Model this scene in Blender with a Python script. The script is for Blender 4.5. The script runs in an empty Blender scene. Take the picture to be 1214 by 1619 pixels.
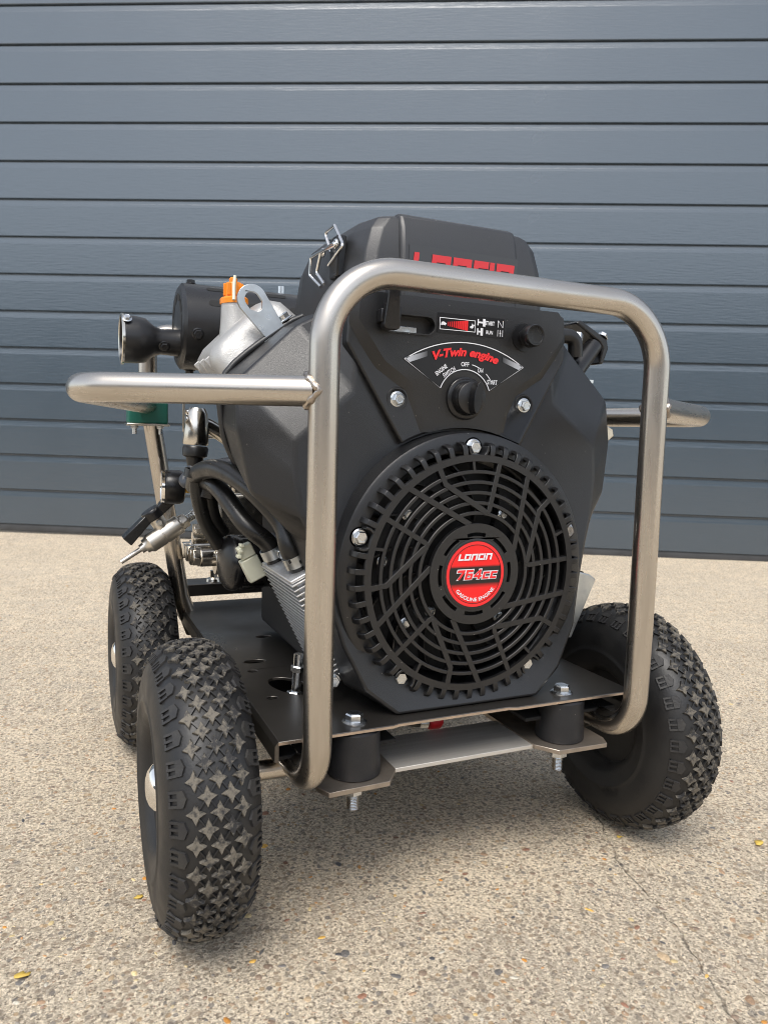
import bpy, bmesh, math, random
from math import sin, cos, pi, radians, atan2, hypot, sqrt
from mathutils import Vector, Matrix
from mathutils.geometry import tessellate_polygon
random.seed(7)
SC = bpy.context.scene
COL = SC.collection

# ------------------------------------------------------------------ camera
cd = bpy.data.cameras.new('camera'); co = bpy.data.objects.new('camera', cd); COL.objects.link(co)
cd.sensor_fit = 'HORIZONTAL'; cd.sensor_width = 27.0; cd.lens = 26.0
cd.clip_start = .02; cd.clip_end = 2000
CR = Vector((0.91344, -0.40603, 0.02765)); CU = Vector((0.01598, 0.10368, 0.99448)); CF = Vector((0.40665, 0.90796, -0.1012))
cm = Matrix((( CR.x, CU.x, -CF.x, -0.36037), (CR.y, CU.y, -CF.y, -0.5505), (CR.z, CU.z, -CF.z, 0.4472), (0, 0, 0, 1)))
co.matrix_world = cm
cd.dof.use_dof = True; cd.dof.focus_distance = .72; cd.dof.aperture_fstop = 13
SC.camera = co

# ------------------------------------------------------------------ world + sun
SUN_EL, SUN_AZ = radians(58), radians(215)      # azimuth measured from +y clockwise, light comes from behind the camera on the left
wd = bpy.data.worlds.new('World'); SC.world = wd; wd.use_nodes = True
wn = wd.node_tree.nodes; wl = wd.node_tree.links; wn.clear()
sky = wn.new('ShaderNodeTexSky'); sky.sky_type = 'NISHITA'; sky.sun_disc = False
sky.sun_elevation = SUN_EL; sky.sun_rotation = SUN_AZ; sky.air_density = 1.0; sky.dust_density = 1.3; sky.ozone_density = 1.0
hs = wn.new('ShaderNodeHueSaturation'); hs.inputs['Saturation'].default_value = .40
bg = wn.new('ShaderNodeBackground'); bg.inputs['Strength'].default_value = .125
wo = wn.new('ShaderNodeOutputWorld')
wl.new(sky.outputs[0], hs.inputs['Color']); wl.new(hs.outputs[0], bg.inputs[0]); wl.new(bg.outputs[0], wo.inputs[0])
sl = bpy.data.lights.new('sun', 'SUN'); sl.energy = 1.5; sl.angle = radians(30); sl.color = (1, .945, .87)
so = bpy.data.objects.new('sun', sl); COL.objects.link(so)
sd = Vector((sin(SUN_AZ)*cos(SUN_EL), cos(SUN_AZ)*cos(SUN_EL), sin(SUN_EL)))
so.rotation_euler = sd.to_track_quat('Z', 'Y').to_euler(); so.location = sd*20
SC.view_settings.view_transform = 'Standard'; SC.view_settings.look = 'None'
SC.view_settings.gamma = 1; SC.view_settings.use_curve_mapping = False
SC.view_settings.exposure = 1.0
SC.render.engine = 'CYCLES'; SC.cycles.pixel_filter_type = 'BLACKMAN_HARRIS'; SC.cycles.filter_width = 1.0

# ------------------------------------------------------------------ materials
MATS = {}
def mat(name, col, rough=.5, metal=0., var=0., vscale=25, col2=None, bump=0., bscale=700, stretch=(1,1,1), rvar=0., coat=0., spec=.5, attr=None, detail=4, world=False):
    m = bpy.data.materials.new(name); m.use_nodes = True; MATS[name] = m
    n = m.node_tree.nodes; l = m.node_tree.links
    b = n['Principled BSDF']
    b.inputs['Base Color'].default_value = (*col, 1); b.inputs['Roughness'].default_value = rough
    b.inputs['Metallic'].default_value = metal; b.inputs['Coat Weight'].default_value = coat
    b.inputs['Specular IOR Level'].default_value = spec
    if not (var or bump or rvar): return m
    if attr:
        tc = n.new('ShaderNodeAttribute'); tc.attribute_name = attr; src = tc.outputs['Vector']
    elif world:
        tc = n.new('ShaderNodeNewGeometry'); src = tc.outputs['Position']
    else:
        tc = n.new('ShaderNodeTexCoord'); src = tc.outputs['Object']
    mp = n.new('ShaderNodeMapping'); mp.inputs['Scale'].default_value = stretch; l.new(src, mp.inputs[0])
    if var or rvar:
        nz = n.new('ShaderNodeTexNoise'); nz.inputs['Scale'].default_value = vscale; nz.inputs['Detail'].default_value = detail
        l.new(mp.outputs[0], nz.inputs['Vector'])
        cr = n.new('ShaderNodeMapRange'); cr.inputs[1].default_value = .3; cr.inputs[2].default_value = .7
        l.new(nz.outputs['Fac'], cr.inputs[0])
        if var:
            mx = n.new('ShaderNodeMix'); mx.data_type = 'RGBA'
            c2 = col2 or tuple(max(0, c*(1-var)) for c in col)
            mx.inputs[6].default_value = (*col, 1); mx.inputs[7].default_value = (*c2, 1)
            l.new(cr.outputs[0], mx.inputs[0]); l.new(mx.outputs[2], b.inputs['Base Color'])
        if rvar:
            mr = n.new('ShaderNodeMapRange'); mr.inputs[3].default_value = max(.03, rough-rvar); mr.inputs[4].default_value = min(1, rough+rvar)
            l.new(cr.outputs[0], mr.inputs[0]); l.new(mr.outputs[0], b.inputs['Roughness'])
    if bump:
        n2 = n.new('ShaderNodeTexNoise'); n2.inputs['Scale'].default_value = bscale; n2.inputs['Detail'].default_value = 2
        l.new(mp.outputs[0], n2.inputs['Vector'])
        bp = n.new('ShaderNodeBump'); bp.inputs['Strength'].default_value = bump; bp.inputs['Distance'].default_value = .0006
        l.new(n2.outputs['Fac'], bp.inputs['Height']); l.new(bp.outputs[0], b.inputs['Normal'])
    return m

mat('black_plastic', (.0085,.0088,.0098), .37, var=.25, vscale=14, bump=.35, bscale=1500, rvar=.06, spec=.65)
mat('sheen_plastic', (.0135,.0138,.0150), .42, var=.25, vscale=14, bump=.4, bscale=1200, rvar=.05, spec=.9)  # lighter copy of the black plastic, sky sheen put into its colour
mat('guard_plastic', (.0075,.0075,.0083), .40, var=.25, vscale=40, bump=.25, bscale=1300, rvar=.06, spec=.65)
mat('gloss_black', (.010,.010,.011), .28, var=.3, vscale=40, rvar=.08)
mat('matt_black', (.008,.008,.008), .75)
mat('muffler_black', (.015,.015,.016), .33, var=.3, vscale=30, bump=.2, bscale=900, rvar=.08)
mat('hose_rubber', (.012,.0118,.0115), .33, var=.35, vscale=60, bump=.15, bscale=600, rvar=.1)
mat('lead_rubber', (.035,.040,.050), .40, rvar=.05, vscale=50)
mat('mount_rubber', (.012,.013,.016), .48, var=.45, vscale=45, bump=.2, bscale=500, rvar=.1)
mat('stainless_tube', (.58,.545,.495), .28, 1., var=.1, vscale=1., col2=(.50,.455,.40), stretch=(14,1.5,1.5), rvar=.06, attr='tuv', detail=6)
mat('weld', (.52,.46,.40), .33, 1., var=.4, vscale=150, bump=.9, bscale=420, rvar=.12)
mat('brushed_plate', (.66,.64,.60), .58, .75, var=.25, vscale=10, bump=.25, bscale=60, stretch=(1,12,1), rvar=.06, col2=(.52,.49,.45))
mat('dark_deck', (.15,.14,.127), .36, .9, var=.3, vscale=9, col2=(.105,.095,.085), rvar=.10)
mat('cut_edge', (.66,.55,.46), .36, 1., var=.25, vscale=120, rvar=.1)
mat('tab_steel', (.46,.40,.34), .45, .9, var=.35, vscale=50, rvar=.1)
mat('zinc', (.72,.74,.75), .24, 1., var=.2, vscale=180, rvar=.08)
mat('zinc_plate', (.66,.69,.70), .34, 1., var=.25, vscale=60, rvar=.08)
mat('cast_aluminium', (.50,.495,.48), .46, .6, var=.18, vscale=60, bump=.6, bscale=900, rvar=.08)
mat('cooler_aluminium', (.74,.74,.74), .42, .8, var=.2, vscale=90, rvar=.08)
mat('chrome', (.85,.83,.80), .07, 1., rvar=.03, vscale=60)
mat('nickel', (.70,.66,.59), .20, 1., var=.15, vscale=60, rvar=.08)
mat('satin_nickel', (.74,.70,.63), .36, .9, var=.1, vscale=60, rvar=.05)
mat('brass', (.78,.50,.12), .25, 1., rvar=.06, vscale=80)
mat('orange_plastic', (.85,.26,.012), .35, var=.15, vscale=60)
mat('green_plastic', (.006,.125,.092), .45, var=.2, vscale=60)
mat('cream_plastic', (.66,.66,.52), .42, var=.1, vscale=60)
mat('red_plastic', (.55,.012,.018), .35)
mat('white_ink', (.72,.74,.78), .4)
mat('red_ink', (.78,.022,.026), .38)
mat('logo_red', (.56,.03,.036), .4)
mat('black_ink', (.006,.006,.007), .33)
mat('sticker_film', (.026,.0265,.028), .34, spec=.8)
mat('rust_paint', (.32,.07,.03), .6)
mat('tyre_rubber', (.0085,.0088,.0100), .50, var=.4, vscale=35, col2=(.014,.0137,.0134), bump=.25, bscale=500, rvar=.1)
mat('tread_dusty', (.020,.020,.021), .75, var=1, vscale=120, col2=(.135,.120,.096), bump=1.0, bscale=420, detail=9, world=True)
mat('tread_clean', (.014,.014,.016), .55, var=.4, vscale=60, col2=(.030,.0285,.026), bump=.5, bscale=400, world=True)
mat('wheel_paint', (.022,.022,.022), .45, var=.3, vscale=40, rvar=.1)
mat('seal_rubber', (.052,.054,.057), .6, var=.35, vscale=12, bump=.3, bscale=200)
mat('leaf_yellow', (.72,.50,.10), .6, var=.3, vscale=200)

def specks(name):
    m = MATS[name]; n = m.node_tree.nodes; l = m.node_tree.links; b = n['Principled BSDF']
    g = n.new('ShaderNodeNewGeometry'); v = n.new('ShaderNodeTexVoronoi'); v.inputs['Scale'].default_value = 260; l.new(g.outputs['Position'], v.inputs['Vector'])
    sp = n.new('ShaderNodeSeparateColor'); l.new(v.outputs['Color'], sp.inputs[0])
    r1 = n.new('ShaderNodeMapRange'); r1.inputs[1].default_value = .13; r1.inputs[2].default_value = .07; l.new(v.outputs['Distance'], r1.inputs[0])
    r2 = n.new('ShaderNodeMapRange'); r2.inputs[1].default_value = .955; r2.inputs[2].default_value = .96; l.new(sp.outputs[0], r2.inputs[0])
    mu_ = n.new('ShaderNodeMath'); mu_.operation = 'MULTIPLY'; l.new(r1.outputs[0], mu_.inputs[0]); l.new(r2.outputs[0], mu_.inputs[1])
    film = n.new('ShaderNodeTexNoise'); film.inputs['Scale'].default_value = 9; film.inputs['Detail'].default_value = 6; l.new(g.outputs['Position'], film.inputs['Vector'])
    r3 = n.new('ShaderNodeMapRange'); r3.inputs[1].default_value = .5; r3.inputs[2].default_value = .75; r3.inputs[4].default_value = .018; l.new(film.outputs['Fac'], r3.inputs[0])
    ad = n.new('ShaderNodeMath'); ad.operation = 'ADD'; l.new(mu_.outputs[0], ad.inputs[0]); l.new(r3.outputs[0], ad.inputs[1]); ad.use_clamp = True
    mx = n.new('ShaderNodeMix'); mx.data_type = 'RGBA'; mx.inputs[7].default_value = (.24,.225,.20,1); old = b.inputs['Base Color'].links[0].from_socket
    l.new(ad.outputs[0], mx.inputs[0]); l.new(old, mx.inputs[6]); l.new(mx.outputs[2], b.inputs['Base Color'])
for q in ('black_plastic','sheen_plastic','guard_plastic','mount_rubber'): specks(q)
def dusty():
    m = MATS['tread_dusty']; n = m.node_tree.nodes; l = m.node_tree.links
    g = n.new('ShaderNodeNewGeometry')
    def nz(sc, d):
        z = n.new('ShaderNodeTexNoise'); z.inputs['Scale'].default_value = sc; z.inputs['Detail'].default_value = d; z.inputs['Roughness'].default_value = .65; l.new(g.outputs['Position'], z.inputs['Vector']); return z.outputs['Fac']
    a = n.new('ShaderNodeMath'); a.operation = 'MULTIPLY_ADD'; l.new(nz(28,4), a.inputs[0]); a.inputs[1].default_value = .9; l.new(nz(260,5), a.inputs[2])
    r = n.new('ShaderNodeMapRange'); r.inputs[1].default_value = .84; r.inputs[2].default_value = 1.06; l.new(a.outputs[0], r.inputs[0])
    mx = [q for q in n if q.type == 'MIX'][0]; l.new(r.outputs[0], mx.inputs[0])
dusty()
# door paint: embossed with fine horizontal grain
def door_material():
    m = mat('door_paint', (.083,.108,.138), .40, spec=1.0)
    n = m.node_tree.nodes; l = m.node_tree.links; b = n['Principled BSDF']; b.inputs['IOR'].default_value = 1.62
    tc = n.new('ShaderNodeTexCoord')
    mp = n.new('ShaderNodeMapping'); mp.inputs['Scale'].default_value = (7,60,75); l.new(tc.outputs['Object'], mp.inputs[0])
    nz = n.new('ShaderNodeTexNoise'); nz.inputs['Scale'].default_value = 2.2; nz.inputs['Detail'].default_value = 5; l.new(mp.outputs[0], nz.inputs['Vector'])
    bp = n.new('ShaderNodeBump'); bp.inputs['Strength'].default_value = .30; bp.inputs['Distance'].default_value = .0016
    l.new(nz.outputs['Fac'], bp.inputs['Height']); l.new(bp.outputs[0], b.inputs['Normal'])
    n2 = n.new('ShaderNodeTexNoise'); n2.inputs['Scale'].default_value = 3; n2.inputs['Detail'].default_value = 6; l.new(tc.outputs['Object'], n2.inputs['Vector'])
    mx = n.new('ShaderNodeMix'); mx.data_type = 'RGBA'; mx.inputs[6].default_value = (.030,.050,.071,1); mx.inputs[7].default_value = (.038,.061,.085,1)
    l.new(n2.outputs['Fac'], mx.inputs[0]); l.new(mx.outputs[2], b.inputs['Base Color'])
    mr = n.new('ShaderNodeMapRange'); mr.inputs[3].default_value = .20; mr.inputs[4].default_value = .30
    l.new(n2.outputs['Fac'], mr.inputs[0]); l.new(mr.outputs[0], b.inputs['Roughness'])
door_material()

CRACK = [(.262,.20),(.2187,.0898),(.1925,.0436),(.1785,-.0008),(.169,-.0416),(.1639,-.0749),(.1479,-.1052),(.1386,-.1347),(.1217,-.1689),(.09,-.26)]
def ground_material():
    m = mat('concrete', (.5,.45,.38), .88, spec=.25)
    n = m.node_tree.nodes; l = m.node_tree.links; b = n['Principled BSDF']
    tc = n.new('ShaderNodeTexCoord'); P = tc.outputs['Object']
    def noise(sc, det=4, rough=.55, vec=P):
        z = n.new('ShaderNodeTexNoise'); z.inputs['Scale'].default_value = sc; z.inputs['Detail'].default_value = det; z.inputs['Roughness'].default_value = rough
        l.new(vec, z.inputs['Vector']); return z.outputs['Fac']
    def ramp(src, a, bb, lo=0., hi=1.):
        r = n.new('ShaderNodeMapRange'); r.inputs[1].default_value = a; r.inputs[2].default_value = bb; r.inputs[3].default_value = lo; r.inputs[4].default_value = hi
        l.new(src, r.inputs[0]); return r.outputs[0]
    def mix(f, a, c):
        x = n.new('ShaderNodeMix'); x.data_type = 'RGBA'
        if isinstance(f, float): x.inputs[0].default_value = f
        else: l.new(f, x.inputs[0])
        for i, q in ((6, a), (7, c)):
            if isinstance(q, tuple): x.inputs[i].default_value = (*q, 1)
            else: l.new(q, x.inputs[i])
        return x.outputs[2]
    def math_(op, a, c):
        x = n.new('ShaderNodeMath'); x.operation = op
        for i, q in ((0, a), (1, c)):
            if isinstance(q, (int, float)): x.inputs[i].default_value = q
            else: l.new(q, x.inputs[i])
        return x.outputs[0]
    mp = n.new('ShaderNodeMapping'); mp.inputs['Rotation'].default_value = (0,0,radians(24)); l.new(P, mp.inputs[0])
    wv = n.new('ShaderNodeTexWave'); wv.wave_type = 'BANDS'; wv.bands_direction = 'X'; wv.inputs['Scale'].default_value = 18; wv.inputs['Distortion'].default_value = 9
    wv.inputs['Detail'].default_value = 3; wv.inputs['Detail Scale'].default_value = 1.4; l.new(mp.outputs[0], wv.inputs['Vector'])
    base = mix(ramp(noise(2.3, 6), .35, .68), (.72,.60,.44), (.60,.495,.355))
    base = mix(ramp(noise(28, 6, .65), .42, .60, 0, .75), base, (.40,.34,.26))
    base = mix(ramp(noise(9, 5, .6), .52, .70, 0, .55), base, (.38,.335,.28))
    base = mix(ramp(noise(1.4, 4, .6), .50, .66, 0, .35), base, (.44,.39,.32))
    base = mix(ramp(noise(130, 4, .7), .49, .58, 0, .7), base, (.36,.295,.215))
    # fine sand and cement speckle
    base = mix(ramp(noise(330, 4, .8), .47, .56, 0, .9), base, (.94,.82,.64))
    base = mix(ramp(noise(260, 4, .8), .53, .61, 0, .95), base, (.15,.12,.09))
    base = mix(math_('MULTIPLY', ramp(wv.outputs['Fac'], .6, 0, 0, .40), ramp(noise(3.5, 3), .42, .62)), base, (.36,.305,.24))
    # small stones that sit flush with the surface
    def stones(scale, thr, fac):
        v = n.new('ShaderNodeTexVoronoi'); v.inputs['Scale'].default_value = scale; v.inputs['Randomness'].default_value = 1
        l.new(P, v.inputs['Vector'])
        sp = n.new('ShaderNodeSeparateColor'); l.new(v.outputs['Color'], sp.inputs[0])
        cr = n.new('ShaderNodeValToRGB'); e = cr.color_ramp.elements
        e[0].position = 0; e[0].color = (.26,.20,.145,1); e[1].position = 1; e[1].color = (.50,.44,.35,1)
        for p, c in ((.2,(.34,.25,.17)),(.4,(.22,.185,.15)),(.55,(.42,.35,.26)),(.72,(.16,.15,.145)),(.85,(.45,.30,.16))):
            k = e.new(p); k.color = (*c, 1)
        cr.color_ramp.interpolation = 'CONSTANT'
        l.new(sp.outputs[0], cr.inputs[0])
        near = ramp(v.outputs['Distance'], thr, thr*.8)
        pick = ramp(sp.outputs[1], .45, .47)
        f = math_('MULTIPLY', math_('MULTIPLY', near, pick), fac)
        return f, cr.outputs[0]
    f1, c1 = stones(150, .42, .7); base = mix(f1, base, c1)
    f2, c2 = stones(85, .36, .5); base = mix(f2, base, c2)
    # the crack (polyline with a wandering line)
    sx = n.new('ShaderNodeSeparateXYZ'); nd = n.new('ShaderNodeTexNoise'); nd.inputs['Scale'].default_value = 45; nd.inputs['Detail'].default_value = 5
    l.new(P, nd.inputs['Vector'])
    vs = n.new('ShaderNodeVectorMath'); vs.operation = 'MULTIPLY_ADD'; l.new(nd.outputs['Color'], vs.inputs[0]); vs.inputs[1].default_value = (.018,.018,0); vs.inputs[2].default_value = (-.009,-.009,0)
    va = n.new('ShaderNodeVectorMath'); va.operation = 'ADD'; l.new(P, va.inputs[0]); l.new(vs.outputs[0], va.inputs[1]); l.new(va.outputs[0], sx.inputs[0])
    fc = n.new('ShaderNodeFloatCurve'); cu = fc.mapping.curves[0]
    y0, y1, x0, x1 = -.26, .20, .05, .30
    pts = sorted(((y-y0)/(y1-y0), (x-x0)/(x1-x0)) for x, y in CRACK)
    cu.points[0].location = pts[0]; cu.points[1].location = pts[-1]
    for p in pts[1:-1]: cu.points.new(*p)
    for p in cu.points: p.handle_type = 'VECTOR'
    fc.mapping.update()
    l.new(ramp(sx.outputs[1], y0, y1), fc.inputs[1])
    dx = math_('ABSOLUTE', math_('SUBTRACT', sx.outputs[0], ramp(fc.outputs[0], 0, 1, x0, x1)), 0)
    cl = ramp(math_('ADD', dx, ramp(noise(30,2), .35, .75, 0, .0016)), .0022, .0007)
    inr = math_('MULTIPLY', ramp(sx.outputs[1], .15, .10), ramp(sx.outputs[1], -.24, -.20))
    cl = math_('MULTIPLY', math_('MULTIPLY', cl, inr), ramp(noise(22, 3), .33, .46))
    base = mix(math_('MULTIPLY', cl, .6), base, (.09,.075,.06))
    l.new(base, b.inputs['Base Color'])
    # relief: tamping ridges running towards the door, grit, stones, crack
    h = math_('MULTIPLY', wv.outputs['Fac'], .0012)
    h = math_('ADD', h, math_('MULTIPLY', noise(330, 6, .75), .0048))
    h = math_('ADD', h, math_('MULTIPLY', noise(70, 3), .0030))
    h = math_('ADD', h, math_('MULTIPLY', f1, .0003))
    h = math_('SUBTRACT', h, math_('MULTIPLY', cl, .004))
    bp = n.new('ShaderNodeBump'); bp.inputs['Strength'].default_value = .8; bp.inputs['Distance'].default_value = 1.0
    l.new(h, bp.inputs['Height']); l.new(bp.outputs[0], b.inputs['Normal'])
ground_material()

def pebble_material():
    m = mat('pebble', (.3,.25,.2), .6)
    n = m.node_tree.nodes; l = m.node_tree.links; b = n['Principled BSDF']
    a = n.new('ShaderNodeAttribute'); a.attribute_name = 'stone_colour'
    tc = n.new('ShaderNodeTexCoord'); nz = n.new('ShaderNodeTexNoise'); nz.inputs['Scale'].default_value = 500; nz.inputs['Detail'].default_value = 4; l.new(tc.outputs['Object'], nz.inputs['Vector'])
    mr = n.new('ShaderNodeMapRange'); mr.inputs[1].default_value = .3; mr.inputs[2].default_value = .7; mr.inputs[3].default_value = .75; mr.inputs[4].default_value = 1.25; l.new(nz.outputs['Fac'], mr.inputs[0])
    vm = n.new('ShaderNodeVectorMath'); vm.operation = 'SCALE'; l.new(a.outputs['Color'], vm.inputs[0]); l.new(mr.outputs[0], vm.inputs['Scale'])
    n2 = n.new('ShaderNodeTexNoise'); n2.inputs['Scale'].default_value = 260; n2.inputs['Detail'].default_value = 6; n2.inputs['Roughness'].default_value = .7; l.new(tc.outputs['Object'], n2.inputs['Vector'])
    fr = n.new('ShaderNodeMapRange'); fr.inputs[1].default_value = .60; fr.inputs[2].default_value = .66; l.new(n2.outputs['Fac'], fr.inputs[0])
    mx = n.new('ShaderNodeMix'); mx.data_type = 'RGBA'; mx.inputs[7].default_value = (.53,.47,.38,1); l.new(fr.outputs[0], mx.inputs[0]); l.new(vm.outputs[0], mx.inputs[6])
    l.new(mx.outputs[2], b.inputs['Base Color'])
pebble_material()

def badge_material():
    m = mat('badge_print', (.8,.02,.02), .3)
    n = m.node_tree.nodes; l = m.node_tree.links; b = n['Principled BSDF']
    tc = n.new('ShaderNodeTexCoord'); sp = n.new('ShaderNodeSeparateXYZ'); l.new(tc.outputs['Object'], sp.inputs[0])
    mr = n.new('ShaderNodeMapRange'); mr.inputs[1].default_value = .296; mr.inputs[2].default_value = .336; l.new(sp.outputs[2], mr.inputs[0])
    cr = n.new('ShaderNodeValToRGB'); e = cr.color_ramp.elements
    red = (.82,.012,.014,1); blk = (.012,.010,.010,1)
    e[0].position = 0; e[0].color = red; e[1].position = 1; e[1].color = red
    for p, c in ((.24,red),(.36,blk),(.74,blk),(.80,red)): k = e.new(p); k.color = c
    l.new(mr.outputs[0], cr.inputs[0]); l.new(cr.outputs[0], b.inputs['Base Color'])
badge_material()
def fade_material(name, x0, x1):
    m = mat(name, (.6,.6,.62), .35)
    n = m.node_tree.nodes; l = m.node_tree.links; b = n['Principled BSDF']
    tc = n.new('ShaderNodeTexCoord'); sp = n.new('ShaderNodeSeparateXYZ'); l.new(tc.outputs['Object'], sp.inputs[0])
    mr = n.new('ShaderNodeMapRange'); mr.inputs[1].default_value = x0; mr.inputs[2].default_value = x1; l.new(sp.outputs[0], mr.inputs[0])
    mx = n.new('ShaderNodeMix'); mx.data_type = 'RGBA'; mx.inputs[6].default_value = (.55,.58,.64,1); mx.inputs[7].default_value = (.008,.008,.009,1)
    l.new(mr.outputs[0], mx.inputs[0]); l.new(mx.outputs[2], b.inputs['Base Color'])

# ------------------------------------------------------------------ mesh helpers
def V(*a): return Vector(a)
def frame(d):
    d = Vector(d).normalized(); a = Vector((0,0,1)) if abs(d.z) < .9 else Vector((1,0,0))
    u = a.cross(d).normalized(); return u, d.cross(u), d
class MB:
    def __init__(s): s.v = []; s.f = []; s.t = None
    def add(s, vs, fs):
        o = len(s.v); s.v += [tuple(p) for p in vs]; s.f += [tuple(i+o for i in f) for f in fs]
        if s.t is not None: s.t += [(0,0,0)]*len(vs)
        return s
    def box(s, c, size, R=None):
        hx, hy, hz = (q/2 for q in size); c = Vector(c)
        vs = [Vector((x,y,z)) for x in (-hx,hx) for y in (-hy,hy) for z in (-hz,hz)]
        if R: vs = [R @ p for p in vs]
        return s.add([p+c for p in vs], [(0,1,3,2),(4,6,7,5),(0,4,5,1),(2,3,7,6),(0,2,6,4),(1,5,7,3)])
    def cyl(s, p0, p1, r0, r1=None, n=24, caps=True, rot=0.):
        r1 = r0 if r1 is None else r1; p0 = Vector(p0); p1 = Vector(p1); u, w, d = frame(p1-p0)
        vs = []
        for p, r in ((p0,r0),(p1,r1)):
            for i in range(n):
                a = 2*pi*i/n+rot; vs.append(p+(u*cos(a)+w*sin(a))*r)
        fs = [(i,(i+1)%n,n+(i+1)%n,n+i) for i in range(n)]
        if caps: fs += [tuple(range(n-1,-1,-1)), tuple(range(n,2*n))]
        return s.add(vs, fs)
    def lathe(s, prof, o, d, n=48):
        """prof: (along, radius) pairs"""
        o = Vector(o); u, w, d = frame(d); vs = []; fs = []
        rows = []
        for a, r in prof:
            if r < 1e-6: rows.append([len(vs)]); vs.append(o+d*a)
            else:
                rows.append(list(range(len(vs), len(vs)+n)))
                for i in range(n): t = 2*pi*i/n; vs.append(o+d*a+(u*cos(t)+w*sin(t))*r)
        for A, B in zip(rows, rows[1:]):
            for i in range(n):
                j = (i+1) % n
                if len(A) == 1 and len(B) == 1: continue
                if len(A) == 1: fs.append((A[0],B[j],B[i]))
                elif len(B) == 1: fs.append((A[i],A[j],B[0]))
                else: fs.append((A[i],A[j],B[j],B[i]))
        return s.add(vs, fs)
    def tube(s, pts, r, n=16, closed=False, caps=True, radii=None):
        pts = [Vector(p) for p in pts]; m = len(pts); vs = []; tv = []
        T = []
        for i in range(m):
            a = pts[i-1] if (i or closed) else pts[0]; b = pts[(i+1) % m] if (i < m-1 or closed) else pts[-1]
            T.append((b-a).normalized())
        u = frame(T[0])[0]; L = 0
        for i, p in enumerate(pts):
            u = (u-T[i]*u.dot(T[i])).normalized(); w = T[i].cross(u)
            if i: L += (p-pts[i-1]).length
            rr = radii[i] if radii else r
            for k in range(n):
                a = 2*pi*k/n; vs.append(p+(u*cos(a)+w*sin(a))*rr); tv.append((L, cos(a), sin(a)))
        fs = []
        for i in range(m if closed else m-1):
            A = i*n; B = ((i+1) % m)*n
            for k in range(n): fs.append((A+k, A+(k+1) % n, B+(k+1) % n, B+k))
        if caps and not closed: fs += [tuple(range(n-1,-1,-1)), tuple(range((m-1)*n, m*n))]
        if s.t is None and not s.v: s.t = []
        had = s.t is not None
        if had:
            t = s.t; s.t = None; s.add(vs, fs); s.t = t+tv
        else: s.add(vs, fs)
        return s
    def prism(s, outer, holes, f, t0, t1):
        """f(x,z,t)->point; closed sheet with holes between t0 (front) and t1"""
        loops = [list(outer)]+[list(h) for h in (holes or [])]
        flat = [p for lp in loops for p in lp]; N = len(flat)
        tr = tessellate_polygon([[Vector((p[0],p[1],0)) for p in lp] for lp in loops])
        vs = [f(p[0],p[1],t0) for p in flat]+[f(p[0],p[1],t1) for p in flat]
        fs = [tuple(t) for t in tr]+[tuple(N+i for i in reversed(t)) for t in tr]
        o = 0
        for lp in loops:
            k = len(lp)
            for i in range(k): a = o+i; b = o+(i+1) % k; fs.append((a,b,N+b,N+a))
            o += k
        return s.add(vs, fs)
    def sheet(s, outer, holes, f):
        loops = [list(outer)]+[list(h) for h in (holes or [])]
        flat = [p for lp in loops for p in lp]
        return s.add([f(*p) for p in flat], [tuple(t) for t in tessellate_polygon([[Vector((p[0],p[1],0)) for p in lp] for lp in loops])])
    def loft(s, rings, cap0=True, cap1=True):
        n = len(rings[0]); vs = [p for r in rings for p in r]; fs = []
        for j in range(len(rings)-1):
            for i in range(n): fs.append((j*n+i, j*n+(i+1) % n, (j+1)*n+(i+1) % n, (j+1)*n+i))
        if cap0: fs.append(tuple(range(n-1,-1,-1)))
        if cap1: fs.append(tuple(range((len(rings)-1)*n, len(rings)*n)))
        return s.add(vs, fs)
    def mesh(s, name, m, smooth=35):
        me = bpy.data.meshes.new(name); me.from_pydata(s.v, [], s.f)
        bm = bmesh.new(); bm.from_mesh(me); bmesh.ops.recalc_face_normals(bm, faces=bm.faces); bm.to_mesh(me); bm.free()
        me.materials.append(MATS[m])
        if smooth: 
            me.polygons.foreach_set('use_smooth', [True]*len(me.polygons)); me.set_sharp_from_angle(angle=radians(smooth))
        if s.t:
            at = me.attributes.new('tuv', 'FLOAT_VECTOR', 'POINT'); at.data.foreach_set('vector', [q for t in s.t for q in t])
        me.update(); return me
    def build(s, name, m, parent=None, smooth=35, bevel=0, seg=2, bang=30):
        o = link(name, s.mesh(name, m, smooth), parent)
        if bevel:
            b = o.modifiers.new('bevel','BEVEL'); b.width = bevel; b.segments = seg; b.limit_method = 'ANGLE'; b.angle_limit = radians(bang); b.harden_normals = False
        return o
def link(name, me, parent=None, mw=None):
    o = bpy.data.objects.new(name, me); COL.objects.link(o); o.parent = parent
    if mw is not None: o.matrix_local = mw
    return o
def tag(o, label=None, cat=None, group=None, kind=None):
    if label: o['label'] = label
    if cat: o['category'] = cat
    if group: o['group'] = group
    if kind: o['kind'] = kind
    return o
def XZ(x, z, t): return Vector((x, t, z))            # prism front plane facing the viewer: t is the world y
def XZat(y): return lambda x, z: Vector((x, y, z))
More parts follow.
